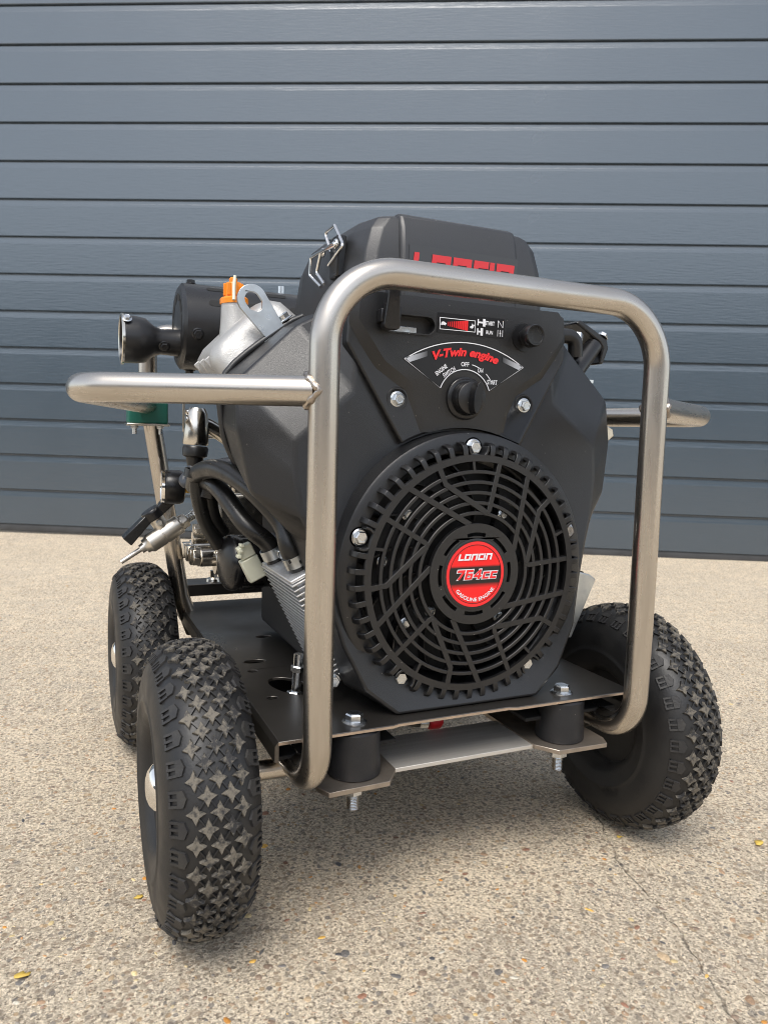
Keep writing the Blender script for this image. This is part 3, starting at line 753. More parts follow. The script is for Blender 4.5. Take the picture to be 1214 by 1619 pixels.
# ---- muffler across the back, tail pipe bell on its left end
MY, MZ = .42, .578
mf = MB().lathe([(0,0),(0,.046),(.002,.0495),(.004,.0515),(.0045,.0530),(.40,.0530),(.40,.050),(.402,0)], (-.2165,MY,MZ),(1,0,0),64); mu = mf.build('muffler','muffler_black',PW,35)
def capsule_on_cyl(x0, x1, ang, hw, r, name, m):
    b = MB(); vs = []
    for x, z in stadium(x0, x1, 0, hw, 6):
        a = radians(ang)+z/r; vs.append((x, MY+r*cos(a), MZ+r*sin(a)))
    b.add(vs, [tuple(range(len(vs)))]); return b.build(name, m, mu, 0)
for ang, xs in ((152,((-.186,-.160),(-.145,-.105),(-.085,-.045))),(178,((-.172,-.135),(-.115,-.075),(-.05,-.01))),(124,((-.186,-.145),(-.125,-.085),(-.065,-.02),(.0,.04)))):
    for x0, x1 in xs: capsule_on_cyl(x0, x1, ang, .0042, .0534, 'slot_shade', 'matt_black')  # slots not cut: their inner shade painted as flat dark capsules
for k in range(10):
    a = 2*pi*k/10; b = MB(); q = []
    for x, z in stadium(-.010,.010,0,.0042,5): 
        t = a+x/.036; q.append((-.21685, MY+(.036+z)*cos(t), MZ+(.036+z)*sin(t)))
    b.add(q, [tuple(range(len(q)))]); b.build('end_slot_shade','matt_black',mu,0)  # flat dark patches paint the shade of the end cap openings
for k in range(4): 
    a = radians(195+85*k); bolt((-.200,MY+.053*cos(a),MZ+.053*sin(a)),(0,cos(a),sin(a)),.0055,mu,BOLT_BLACK)
tp = MB().lathe([(0,.0),(0,.0165),(.022,.0155),(.030,.0185),(.040,.0265),(.050,.0280),(.0630,.0285),(.0660,.0285)], (-.2165,MY-.012,.556),(-1,0,0),44).build('tail_pipe','muffler_black',PW,40)
MB().lathe([(.0650,.0275),(.0650,.0302),(.0675,.0306),(.0685,.0290),(.0675,.0268)], (-.2165,MY-.012,.556),(-1,0,0),44).build('bell_rim','nickel',tp,40)
MB().lathe([(.0675,.0268),(.050,.0240),(.030,.0150),(.028,0)], (-.2165,MY-.012,.556),(-1,0,0),44).build('bell_bore','muffler_black',tp,40)
bolt((-.2790,MY-.034,.5775),(-.0,-.72,.69),.0042,tp); bolt((-.236,MY-.030,.549),(0,-.9,-.4),.005,tp,BOLT_BLACK)
b = MB().cyl((-.083,MY,MZ+.05),(-.083,MY,MZ+.0625),.0045,n=12); b.build('stud','zinc',mu)

# ---- blower shroud: faceted cowl with a wing over each cylinder
half = [  # front (x,z,y), middle (x,z,y), back (x,z,y), right-hand side
 ((.050,.565,.096),(.050,.575,.115),(.050,.578,.20)),
 ((.108,.548,.096),(.128,.565,.115),(.128,.569,.20)),
 ((.112,.4885,.091),(.156,.550,.130),(.150,.556,.20)),
 ((.168,.4415,.091),(.213,.495,.128),(.2075,.506,.20)),
 ((.168,.410,.088),(.215,.450,.122),(.2110,.456,.20)),
 ((.163,.375,.083),(.203,.392,.114),(.2010,.424,.20)),
 ((.153,.345,.077),(.178,.350,.112),(.1830,.394,.20)),
 ((.143,.305,.071),(.150,.305,.106),(.1500,.350,.20)),
 ((.131,.255,.062),(.135,.252,.102),(.1150,.310,.20)),
 ((.108,.214,.054),(.114,.208,.098),(.0950,.225,.20)),
 ((.078,.1900,.048),(.084,.1894,.096),(.0850,.1894,.20))]
lefts = {6: ((.150,.345,.077),(.162,.352,.112),(.178,.388,.20)), 7: ((.142,.305,.071),(.145,.303,.104),(.140,.340,.20)), 8: ((.128,.255,.062),(.130,.252,.100),(.105,.300,.20))}
def ringof(k, sub=6):
    R_ = [Vector((XC+h[k][0], h[k][2], h[k][1])) for h in half]; L_ = [Vector((XC-q[k][0], q[k][2], q[k][1])) for q in [lefts.get(i, h) for i, h in enumerate(half)]]
    P_ = R_+L_[::-1]; out = []
    for i in range(len(P_)):
        a_, b_ = P_[i], P_[(i+1) % len(P_)]; out += [a_.lerp(b_, j/sub) for j in range(sub)]
    return out
sb = MB(); r0, r1, r2 = ringof(0), ringof(1), ringof(2)
def ysurf(x, z): return .058+max(0, min(1,(z-.20)/.245))*.033
cen = Vector((XC,0,FZ)); holeR = []; wall = []
for p in r0:
    a_ = atan2(p.z-FZ, p.x-XC); q = Vector((XC+.112*cos(a_), 0, FZ+.112*sin(a_))); q.y = ysurf(q.x,q.z); holeR.append(q); wall.append(Vector((q.x,.125,q.z)))
mids = []
for t in (.25,.5,.75):
    row = []
    for p, q in zip(r0, holeR):
        v = p.lerp(q, t); row.append(v)
    mids.append(row)
sb.loft([wall, holeR]+mids[::-1]+[r0, r1, r2], False, False)
shroud = sb.mesh('engine_shroud','black_plastic',10)
shroud = link('engine_shroud', shroud, PW)
bv = shroud.modifiers.new('bevel','BEVEL'); bv.width = .0032; bv.segments = 3; bv.limit_method = 'ANGLE'; bv.angle_limit = radians(12)
# raised rim round the opening
MB().lathe([(-.010,.118),(.0035,.118),(.0035,.1325),(.0020,.1345),(-.0055,.1358),(-.030,.1365)], (XC,.066,FZ),(0,-1,0),96).build('blower_rim','black_plastic',shroud,40)
# pressed cowl edge on the left wing and upper shoulder joint
for s in (-1,1):
    q = [Vector((XC+s*h[2][0], .199, h[2][1])) for h in [lefts.get(i,g) if s < 0 else g for i,g in enumerate(half)][1:9]]
    MB().tube(spline(q,5), .0035, 8).build('cowl_edge','black_plastic',shroud,60)
bolt((-.118,.10,.212),(-.1,-1,0),.006,shroud)

# ---- control panel (cover plate with a raised dashboard)
def arcpts(r, a0, a1, n=16): return [(XC+r*cos(radians(a0+(a1-a0)*k/n)), FZ+r*sin(radians(a0+(a1-a0)*k/n))) for k in range(n+1)]
RA = .1385
plate = arcpts(RA, 118.5, 61.5)+[(XC+.121,.532),(XC+.119,.570),(XC+.112,.580),(XC-.112,.580),(XC-.119,.570),(XC-.121,.532)]
cpn = MB(); cpn.prism(plate, None, lambda x,z,t: Vector((x, t-(max(0,.50-z)*.12), z)), .0885, .104)
panel = cpn.build('control_panel','black_plastic',PW,30,.0022,3)
rz = [(.104,.578),(.112,.571),(.113,.553),(.086,.517),(.055,.497),(.0385,.458)]
arcr = arcpts(RA+.0005, 106, 74, 10)
inner = [(XC-x,z) for x,z in rz]+[(x,z) for x,z in arcr]+[(XC+x,z) for x,z in reversed(rz)]
ex = [(.107,.5795),(.1175,.574),(.120,.550),(.094,.5085),(.064,.489),(.0475,.4535)]
outer_ = [(XC-x,z) for x,z in ex]+[(x+(x-XC)*.22,z) for x,z in arcr]+[(XC+x,z) for x,z in reversed(ex)]
slot = stadium(XC-.0900,XC-.0365,.5520,.0078)
YR = .081
dsh = MB(); yb = lambda z: .0885-max(0,.50-z)*.12-.0001
dsh.loft([[Vector((x,YR,z)) for x,z in inner],[Vector((x,yb(z),z)) for x,z in outer_]], False, False)
dsh.sheet(inner, [slot], XZat(YR))
dsh.add([Vector((x,YR,z)) for x,z in slot]+[Vector((x,YR+.012,z)) for x,z in slot], [(i,(i+1) % len(slot),len(slot)+(i+1) % len(slot),len(slot)+i) for i in range(len(slot))])
dm = dsh.mesh('dashboard','black_plastic',30)
bm = bmesh.new(); bm.from_mesh(dm); bmesh.ops.remove_doubles(bm, verts=bm.verts, dist=1e-6); bmesh.ops.recalc_face_normals(bm, faces=bm.faces); bm.to_mesh(dm); bm.free(); dm.set_sharp_from_angle(angle=radians(30))
dash = link('dashboard', dm, panel)
MB().prism(stadium(XC-.0915,XC-.035,.5520,.0093),[slot],XZ,YR-.0016,YR-.0002).build('slot_rim','black_plastic',panel,40,.0005)
MB().sheet(stadium(XC-.089,XC-.0375,.552,.0070),None,XZat(YR+.0115)).build('slot_back','matt_black',panel,0)
MB().box((XC-.067,YR+.007,.5475),(.03,.003,.006)).build('throttle_link','zinc',panel,30,.0006)
# throttle lever
lv = MB(); prf = [(-.0085,.5465),(-.0070,.5435),(.0060,.5435),(.0078,.5465),(.0066,.560),(.0058,.572),(.0066,.594),(-.0072,.594),(-.0062,.572),(-.0072,.560)]
lv.prism([(XC-.0865+x,z) for x,z in prf], None, lambda x,z,t: Vector((x, t-(z-.56)*.12, z)), YR-.018, YR-.008)
lvo = lv.build('throttle_lever','gloss_black',panel,40,.0022,3); MB().box((XC-.0865,YR-.003,.552),(.011,.014,.009)).build('lever_stem','gloss_black',panel,30,.001)
MB().box((XC-.078,YR-.006,.558),(.003,.012,.014)).build('lever_ear','gloss_black',panel,30,.001); MB().box((XC-.0945,YR-.006,.556),(.003,.012,.012)).build('lever_ear','gloss_black',panel,30,.001)
# choke knob
MB().lathe([(-.002,.0),(-.002,.0135),(.001,.0135),(.001,.0075),(.009,.0078),(.0095,.0105),(.0110,.0112),(.0200,.0108),(.0214,.0098),(.0214,.0085),(.0206,.0080),(.0206,0)], (XC+.0640,YR,.5497),(0,-1,0),36).build('choke_knob','gloss_black',panel,40)
# key switch
ks = MB().lathe([(-.002,.0),(-.002,.0205),(.0025,.0205),(.0040,.0185),(.0040,.0165),(.010,.0160),(.0125,.0145),(.0125,0)], (XC-.0005,YR,.4862),(0,-1,0),44).build('switch_housing','gloss_black',panel,40)
MB().prism(ell(XC+.0000,.4862,.0045,.0150,-.12,24),None,XZ,YR-.0255,YR-.011).build('key_grip','gloss_black',ks,40,.0018,3)
MB().lathe([(.0,0),(.0,.0152),(.0025,.0152),(.0035,.0140),(.0035,0)], (XC-.0005,YR-.0115,.4862),(0,-1,0),36).build('key_collar','guard_plastic',ks,40)
# panel bolts in round wells
for s in (-1,1):
    c = (XC+s*.0708,.4826); yy = .0885-.0174*.12-.0006
    MB().lathe([(.0,.0086),(.0016,.0098),(.0016,.0108),(0,.0116)], (c[0],yy,c[1]),(0,-1,0),32).build('bolt_well','black_plastic',panel,40)
    MB().sheet(circ(*c,.0098,28),None,XZat(yy-.0004)).build('well_floor','matt_black',panel,0)
    bolt((c[0],yy-.0006,c[1]),(0,-1,0),.0056,panel,spin=.2)

# printed dashboard decals
Y1, Y2, Y3 = YR-.0004, YR-.0008, YR-.0012
def quadsheet(x0,z0,x1,z1,y,m,name,parent=panel,dz=0.): return MB().add([(x0,y,z0),(x1,y,z0+dz),(x1,y,z1+dz),(x0,y,z1)],[(0,1,2,3)]).build(name,m,parent,0)
quadsheet(-.0280,.5468,.0464,.5655,Y1,'black_ink','choke_decal')
def frame_lines(x0,z0,x1,z1,t,y,m,name):
    return MB().sheet([(x0,z0),(x1,z0),(x1,z1),(x0,z1)],[[(x0+t,z0+t),(x1-t,z0+t),(x1-t,z1-t),(x0+t,z1-t)]],XZat(y)).build(name,m,panel,0)
frame_lines(-.0258,.5500,.0132,.5612,.0006,Y2,'white_ink','speed_frame')
b = MB()
for k in range(11):
    x = -.0165+k*.00205; h = .0020+.00028*k; wv_ = .00035+.00006*k; b.add([(x-wv_,Y2,.5556-h),(x+wv_,Y2,.5556-h),(x+wv_,Y2,.5556+h),(x-wv_,Y2,.5556+h)],[(0,1,2,3)])
b.build('speed_bars','red_ink',panel,0)
MB().sheet([(-.0245,.5545),(-.0238,.5568),(-.0218,.5576),(-.0198,.5566),(-.0184,.5560),(-.0186,.5550),(-.0195,.5548),(-.0198,.5538),(-.0210,.5544),(-.0228,.5544),(-.0236,.5538)],None,XZat(Y2)).build('slow_symbol','white_ink',panel,0)
MB().sheet([(.0072,.5538),(.0076,.5556),(.0090,.5560),(.0094,.5576),(.0100,.5584),(.0102,.5570),(.0114,.5574),(.0122,.5562),(.0112,.5554),(.0108,.5540),(.0096,.5534)],None,XZat(Y2)).build('fast_symbol','white_ink',panel,0)
def isym(x, z, w, y=Y2):
    b = MB()
    for X, wd_, h in ((x-w/2,.0007,.0030),(x+w/2,.0014,.0036)): b.add([(X-wd_,y,z-h),(X+wd_,y,z-h),(X+wd_,y,z+h),(X-wd_,y,z+h)],[(0,1,2,3)])
    b.add([(x-w/2+.0008,y,z-.0008),(x+w/2-.0015,y,z-.0008),(x+w/2-.0015,y,z+.0008),(x-w/2+.0008,y,z+.0008)],[(0,1,2,3)])
    return b.build('knob_symbol','white_ink',panel,0)
isym(.0195,.5600,.0068); isym(.0182,.5512,.0045)
flat_text('START',.0040,.0295,.5600,Y2,'white_ink',panel,'start_text',width=.0106,height=.0038,offset=.0001)
flat_text('RUN',.0040,.0293,.5512,Y2,'white_ink',panel,'run_text',width=.0075,height=.0034,offset=.0001)
b = MB(); b.add([(.0385,Y2,.5568),(.0391,Y2,.5568),(.0391,Y2,.5634),(.0385,Y2,.5634)],[(0,1,2,3)]); b.add([(.0440,Y2,.5568),(.0446,Y2,.5568),(.0446,Y2,.5634),(.0440,Y2,.5634)],[(0,1,2,3)]); b.add([(.0391,Y2,.5628),(.0393,Y2,.5634),(.0440,Y2,.5574),(.0440,Y2,.5568)],[(0,1,2,3)]); b.build('choke_shut_symbol','white_ink',panel,0)
b = MB()
for x in (.0387,.0415,.0443): b.add([(x-.0003,Y2,.5482),(x+.0003,Y2,.5482),(x+.0003,Y2,.5546),(x-.0003,Y2,.5546)],[(0,1,2,3)])
b.add([(.0405,Y2,.5514),(.0412,Y2,.5506),(.0412,Y2,.5522)],[(0,1,2)]); b.add([(.0425,Y2,.5514),(.0418,Y2,.5506),(.0418,Y2,.5522)],[(0,1,2)]); b.build('choke_open_symbol','white_ink',panel,0)
# fan-shaped switch decal
def fan_outline(g):
    zc = .420; R = .541-g-zc; a = math.degrees(atan2(.5235-zc,.0700-g*1.3)); k_ = (.0275+g)
    top = [(XC-.0010+R*cos(radians(t)), zc+R*sin(radians(t))) for t in [a+(180-2*a)*i/20 for i in range(21)]]
    al = radians(20); low = [(XC-.0010-(k_)*cos(al+(pi-2*al)*i/16), .4852+k_*sin(al+(pi-2*al)*i/16)) for i in range(17)]
    return top+low
f0, f1, f2 = fan_outline(0), fan_outline(.0010), fan_outline(.0019)
MB().sheet(f0,None,XZat(Y1)).build('switch_decal','black_ink',panel,0)
MB().sheet(f1,[f2],XZat(Y2)).build('decal_border','white_ink',panel,0)
fade_material('fade_left', -.060, -.036); fade_material('fade_right', .0690, .0450)
MB().add([(-.0610,Y2,.5213),(-.0560,Y2,.5173),(-.0375,Y2,.5240),(-.0375,Y2,.5288)],[(0,1,2,3)]).build('fade_bar','fade_left',panel,0)
MB().add([(.0700,Y2,.5213),(.0650,Y2,.5173),(.0455,Y2,.5240),(.0455,Y2,.5288)],[(0,1,2,3)]).build('fade_bar','fade_right',panel,0)
arc_text('V-Twin engine',.0108,XC-.001,.420,.1070,90,Y3,'red_ink',panel,'engine_text',width=.0715,shear=.30,offset=.0005)
flat_text('ENGINE',.0045,-.0225,.5122,Y3,'white_ink',panel,'switch_text',ang=38,width=.0142,height=.0040,offset=.0001)
flat_text('SWITCH',.0045,-.0140,.5106,Y3,'white_ink',panel,'switch_text',ang=32,width=.0148,height=.0040,offset=.0001)
flat_text('OFF',.0045,.0032,.5190,Y3,'white_ink',panel,'off_text',width=.0088,height=.0040,offset=.0001)
flat_text('ON',.0045,.0205,.5142,Y3,'white_ink',panel,'on_text',width=.0060,height=.0040,offset=.0001)
flat_text('START',.0045,.0345,.5035,Y3,'white_ink',panel,'start_text',width=.0115,height=.0042,offset=.0001)
for a0_, a1_ in ((79,58),(49,30)):
    q = circ(XC-.001,.4852,.0348,8,a1_,a0_)+circ(XC-.001,.4852,.0340,8,a1_,a0_)[::-1]
    MB().sheet(q,None,XZat(Y3)).build('dial_arc','white_ink',panel,0)

# ---- fan guard
GY = .050
gd = MB()
gd.lathe([(0,.1078),(0,.1140),(.0010,.1145),(.004,.1145),(.004,.1078),(0,.1078)],(XC,GY,FZ),(0,1,0),96)
gd.lathe([(.0130,.1250),(.0130,.1298),(.0145,.1306),(.0180,.1306),(.0180,.1250),(.0130,.1250)],(XC,GY,FZ),(0,1,0),96)
guard = gd.build('fan_guard','guard_plastic',PW,30)
# hub with eight vent slots
hub = MB(); hs_ = []
for k in range(8):
    a0_ = 90-14+45*k-22.5+22.5; q = circ(XC,FZ,.0402,6,a0_-1,a0_+29)+circ(XC,FZ,.0366,6,a0_-1,a0_+29)[::-1]; hs_.append(q)
hub.prism(circ(XC,FZ,.0488,72),hs_,XZ,GY-.0006,GY+.005); hub.build('guard_hub','guard_plastic',guard,30,.0004)
for r in (.0586,.0683,.0781,.0880,.0979):
    MB().lathe([(.0004,r-.00175),(0,r-.0013),(0,r+.0013),(.0004,r+.00175),(.0062,r+.0014),(.0062,r-.0014),(.0004,r-.00175)],(XC,GY+.0006,FZ),(0,1,0),96).build('guard_ring','guard_plastic',guard,30)
def pol(r, a): return Vector((XC+r*cos(radians(a)), FZ+r*sin(radians(a))))
def spoke(pts, w=.0016, y0=GY+.0002):
    P2 = [Vector(p) for p in pts]; L_ = []; R_ = []
    for i, p in enumerate(P2):
        a = P2[max(0,i-1)]; c = P2[min(len(P2)-1,i+1)]; d = (c-a).normalized(); n_ = Vector((-d.y,d.x)); L_.append(p+n_*w); R_.append(p-n_*w)
    b = MB(); b.prism([tuple(q) for q in L_]+[tuple(q) for q in reversed(R_)],None,XZ,y0,y0+.0066); return b.build('guard_spoke','guard_plastic',guard,30,.0003)
for k in range(5):
    o = -72*k
    spoke([pol(.1085,112.5+o),pol(.0925,112.0+o),pol(.0612,83+o),pol(.0588,79.8+o)], .0027)
    spoke([pol(.0588,79.2+o),pol(.0625,77.5+o),pol(.1085,77.6+o)], .0024, GY+.0003)
    spoke([pol(.1085,131.0+o),pol(.0480,98.0+o)], .0027)
    spoke([pol(.1085,93+o),pol(.0975,92.4+o)], .0014, GY+.0005)
# bent ribs over the rim, with the five bolt pockets left free
rib = MB(); pf = [(.1138,0.),(.1195,.0),(.1232,.0012),(.1252,.0040),(.1262,.0080),(.1266,.0135)]
rr_ = []
for r, y in pf: rr_.append([Vector((r,y,-.0027)),Vector((r,y,.0027)),Vector((r-.0028,y+.0028,.0025)),Vector((r-.0028,y+.0028,-.0025))])
rib.loft(rr_); RIB = rib.mesh('guard_rib','guard_plastic',30)
for k in range(5):
    for j in range(1, 10):
        a = radians(90+72*k+(72*(j-.0)/10.)); R = Matrix((Vector((cos(a),0,sin(a))), Vector((0,1,0)), Vector((-sin(a),0,cos(a))))).transposed().to_4x4()
        R.translation = (XC,GY,FZ); o = link('guard_rib', RIB, guard, R)
        bb = o.modifiers.new('bevel','BEVEL'); bb.width = .0005; bb.segments = 2
for k in range(5):
    a = radians(90+72*k); c = Vector((XC+.1205*cos(a),0,FZ+.1205*sin(a))); tx = Vector((-sin(a),0,cos(a))); rx = Vector((cos(a),0,sin(a)))
    # bridge lips either side of the pocket and the cupped wall behind the bolt
    b = MB(); ang_ = [math.radians(-100+200*i/18) for i in range(19)]
    inn = [c-rx*(.0088*cos(t))+tx*(.0088*sin(t)) for t in ang_]; out_ = [c-rx*(.0112*cos(t))+tx*(.0112*sin(t)) for t in ang_]
    b.loft([[Vector((p.x,GY+.0004,p.z)) for p in inn]+[Vector((p.x,GY+.0004,p.z)) for p in reversed(out_)],[Vector((p.x,GY+.016,p.z)) for p in inn]+[Vector((p.x,GY+.016,p.z)) for p in reversed(out_)]])
    b.build('bolt_pocket','guard_plastic',guard,40,.0005)
    MB().cyl((c.x,GY+.0125,c.z),(c.x,GY+.018,c.z),.0098,n=24).build('pocket_floor','guard_plastic',guard,40)
    bolt((c.x,GY+.0125,c.z),(0,-1,0),.0062,guard,spin=k)
# badge
bd = MB().lathe([(.004,.0345),(-.0010,.0345),(-.0014,.0335),(-.0014,.0320),(-.0004,.0318),(-.0004,0)],(XC,GY,FZ),(0,1,0),72).build('badge_seat','guard_plastic',guard,40)
MB().sheet(circ(XC,FZ,.0317,72),None,XZat(GY-.0010)).build('badge','badge_print',guard,0)
MB().sheet(circ(XC,FZ,.0317,72),[circ(XC,FZ,.0287,72)],XZat(GY-.0013)).build('badge_ring','red_ink',guard,0)
MB().sheet(circ(XC,FZ,.0287,72),[circ(XC,FZ,.0282,72)],XZat(GY-.0014)).build('badge_line','black_ink',guard,0)
wordmark(XC-.001,FZ+.0168,GY-.0017,.0365,.0062,'white_ink',guard,'badge_wordmark',shear=.25,ang=0)
def numerals(x, z, y, w, h, m, name, grow=0.):
    seven = [[(0,.76),(.92,.76),(.92,1),(0,1)],[(.20,0),(.50,0),(.92,.76),(.60,.76)]]
    six = [[(0,0),(.27,0),(.27,1),(0,1)],[(.27,.78),(.86,.78),(.86,1),(.27,1)],[(.27,0),(.64,0),(.64,.2),(.27,.2)],[(.27,.42),(.64,.42),(.64,.62),(.27,.62)],[(.64,0),(.90,0),(.90,.62),(.64,.62)]]
    four = [[(.52,0),(.79,0),(.79,1),(.52,1)],[(0,.2),(.52,.2),(.52,.41),(0,.41)],[(.79,.2),(.94,.2),(.94,.41),(.79,.41)],[(0,.41),(.27,.41),(.52,.74),(.52,1)]]
    cee = [[(0,0),(.26,0),(.26,.74),(0,.74)],[(.26,.54),(.78,.54),(.78,.74),(.26,.74)],[(.26,0),(.78,0),(.78,.2),(.26,.2)]]
    G = [(seven,1.08),(six,1.08),(four,1.12),(cee,.95),(cee,.80)]; tot = sum(a for _, a in G); b = MB(); px_ = 0; i = 0
    for R_, adv_ in G:
        for q in R_:
            cx_ = sum(p[0] for p in q)/4; cz_ = sum(p[1] for p in q)/4; out = []
            for X, Z_ in q:
                X2 = X+(grow if X > cx_ else -grow); Z2 = Z_+(grow if Z_ > cz_ else -grow)
                out.append((x+((px_+X2)/tot-.5)*w+.28*h*(Z2-.5), y-.00001*i, z+(Z2-.5)*h))
            b.add(out, [(0,1,2,3)]); i += 1
        px_ += adv_
    return b.build(name, m, guard, 0)
numerals(XC+.0015,FZ+.0000,GY-.0014,.0445,.0092,'white_ink','badge_number_outline',.085)
numerals(XC+.0015,FZ+.0000,GY-.0018,.0445,.0092,'red_ink','badge_number')
arc_text('GASOLINE ENGINE',.0050,XC,FZ,.0262,270,GY-.0017,'white_ink',guard,'badge_text',inward=True,width=.0500,offset=.0001)
# blower wheel behind the guard
bw = MB().lathe([(.110-.0,0),(.090-.0,.020),(.090,.050),(.105,.108),(.112,.108)],(XC,-.012,FZ),(0,1,0),60); blow = bw.build('blower_wheel','matt_black',PW,40)
for k in range(14):
    a = 2*pi*k/14; r0_, r1_ = .050,.104; b = MB(); q = []
    for i in range(7):
        r = r0_+(r1_-r0_)*i/6; t = a+.35*(i/6)**1.5; q.append([Vector((XC+r*cos(t),.072+.004*(i/6),FZ+r*sin(t))),Vector((XC+r*cos(t+.02),.072+.004*(i/6),FZ+r*sin(t+.02))),Vector((XC+r*cos(t+.02),.094,FZ+r*sin(t+.02))),Vector((XC+r*cos(t),.094,FZ+r*sin(t)))])
    b.loft(q); b.build('fan_blade','gloss_black',blow,40)
for x, z in ((-.0552,.3744),(.051,.3725),(-.08,.3304),(-.0271,.2783),(-.054,.2691),(.0509,.2679)): bolt((x,.077,z),(0,-1,0),.0042,blow)

# ---- air filter housing
def asec(z, wf, wb, yf, yb, ch=.014):
    h = [(wf-.010,yf),(wf,yf+.006),(wf+ch*.55,yf+.035),(wb,.235),(wb-.006,yb-.030),(wb-.035,yb)]
    return [Vector((XC+x,y,z)) for x,y in h]+[Vector((XC-x,y,z)) for x,y in reversed(h)]
ab = MB(); ab.loft([asec(.560,.100,.120,.100,.300),asec(.588,.101,.121,.1005,.300),asec(.620,.0975,.117,.1015,.296),asec(.642,.0915,.108,.104,.286),asec(.6535,.083,.094,.108,.270),asec(.6575,.074,.080,.116,.255)])
air = ab.build('air_filter_cover','sheen_plastic',PW,40,.0035,3,18)
st_ = MB()
def ssec(o, d): return [[Vector((XC-.064+o,y,z)),Vector((XC+.064-o,y,z)),Vector((XC+.064-o,y+.03,z+d)),Vector((XC-.064+o,y+.03,z+d))] for y,z in ()]
pr = [(.0960,.560),(.0965,.600),(.0975,.625),(.1005,.645),(.1055,.6560),(.1130,.6595),(.260,.6595),(.262,.640),(.130,.600),(.130,.560)]
st_.loft([[Vector((XC-.066,y+.004,z-.003 if z > .63 else z)) for y,z in pr],[Vector((XC-.0625,y,z)) for y,z in pr],[Vector((XC+.0625,y,z)) for y,z in pr],[Vector((XC+.066,y+.004,z-.003 if z > .63 else z)) for y,z in pr]])
st_.build('cover_rib','sheen_plastic',air,30,.002,2)
MB().sheet([(XC-.057,.590),(XC+.064,.590),(XC+.064,.6285),(XC-.057,.6285)],None,lambda x,z: Vector((x,.0961 if z < .6 else .0976-.0006,z))).build('label_film','sticker_film',air,0)
lw = MB()
wm = wordmark(XC+.0025,.6085,0,.112,.0265,'logo_red',air,'wordmark',shear=.10)
for v in wm.data.vertices: v.co.y = .0961+(v.co.z-.590)/.0385*.0009-.0006
# housing base flange under the cover
MB().loft([asec(.548,.104,.124,.104,.304),asec(.560,.104,.124,.104,.304)]).build('housing_base','black_plastic',PW,30,.002)
# wire clip on the left of the housing
cl = MB().box((-.1035,.150,.620),(.010,.022,.040)); clip = cl.build('clip_seat','gloss_black',air,30,.002)
wr = .0017
MB().tube(path([(-.106,.1633,.6278),(-.106,.1827,.6508),(-.106,.1548,.6519),(-.106,.1327,.6309),(-.1075,.127,.6259),(-.110,.1586,.6141)],.003,5),wr,10).build('clip_wire','chrome',clip,60)
MB().tube(path([(-.116,.1535,.5944),(-.117,.1743,.609),(-.117,.162,.6263),(-.117,.1253,.6270),(-.1165,.1218,.6247),(-.117,.1653,.6270),(-.118,.1899,.6267),(-.118,.1918,.6088),(-.116,.1633,.5934)],.0025,5),wr,10).build('clip_wire','chrome',clip,60)
for y,z in ((.127,.627),(.164,.6265)): MB().tube([Vector((-.1145+.0*cos(t),y+.0032*cos(t),z+.0032*sin(t))) for t in [2*pi*k/16 for k in range(16)]],wr,8,closed=True).build('clip_coil','chrome',clip,60)

# ---- oil cooler on the left, leaning along the shroud
C0 = Vector((-.161,.100,.3075)); e1 = Vector((0,1,0)); e3 = Vector((.44,0,-.898)).normalized(); e2 = Vector((.898,0,.44)).normalized()
RC = Matrix((e2,e1,-e3)).transposed()
mid = C0+e1*.056+e2*.019
ck = MB().box(mid+e3*.055,(.026,.098,.100),RC); cool = ck.build('oil_cooler','cooler_aluminium',PW,30)
for k in range(21): MB().box(mid+e3*(.002+.0053*k),(.038,.112,.0015),RC).build('cooler_fin','cooler_aluminium',cool,30,.0003)
MB().box(mid-e3*.0010,(.036,.106,.0035),RC).build('top_plate','cooler_aluminium',cool,30,.001)
MB().box(mid+e3*.114-e2*.002,(.030,.014,.012),RC).build('cooler_foot','zinc_plate',cool,30,.001)
# hoses and clamps
def hose(pts, r, name='oil_hose'): return MB().tube(spline(pts,10), r, 20).build(name,'hose_rubber',PW,60)
h1e = mid-e3*.004-e1*.030; h2e = mid-e3*.004+e1*.034-e2*.006
hose([h1e+e3*.003,h1e-e3*.022,(-.160,.138,.362),(-.183,.168,.3925),(-.203,.220,.4085),(-.215,.275,.402),(-.214,.31,.385)],.0102)
hose([h2e+e3*.003,h2e-e3*.020,(-.181,.200,.354),(-.198,.240,.385),(-.205,.28,.392),(-.203,.31,.385)],.0098)
hose([(-.216,.285,.398),(-.213,.29,.375),(-.203,.30,.345),(-.185,.31,.315)],.0085)
hose([(-.200,.29,.375),(-.193,.30,.350),(-.18,.31,.33)],.0075)
for p, r in ((h1e,.0108),(h2e,.0104)):
    d = -e3; u, w_, d = frame(d)
    c = MB().lathe([(.003,r),(.003,r+.0012),(.014,r+.0012),(.014,r),(.003,r)],p,d,40).build('hose_clamp','zinc_plate',PW,40)
    q = p+d*.0085-w_*0+Vector((-.6,-.8,0)).normalized()*(r+.003)
    if p is h2e:
        q = p+d*.0085+Vector((.5,-.85,.1)).normalized()*(r+.004)
        MB().box(q,(.009,.008,.009),RC).build('clamp_housing','zinc',c,30,.001); bolt(q,Vector((.5,-.85,.1)),.0052,c)
    else:
        for t in (.9,-.6): MB().box(p+d*.009+Vector((sin(t)*.6-.3,-cos(t),0)).normalized()*(r+.0006),(.005,.002,.0035),RC).build('clamp_slot','matt_black',c,30)
for p, d_ in (((-.2165,.283,.401),(.2,-.1,1)),((-.2005,.287,.379),(.2,-.1,1))):
    MB().lathe([(-.005,.0112),(-.005,.0128),(.004,.0130),(.004,.0112),(-.005,.0112)],p,d_,30).build('hose_ring','gloss_black',PW,40)
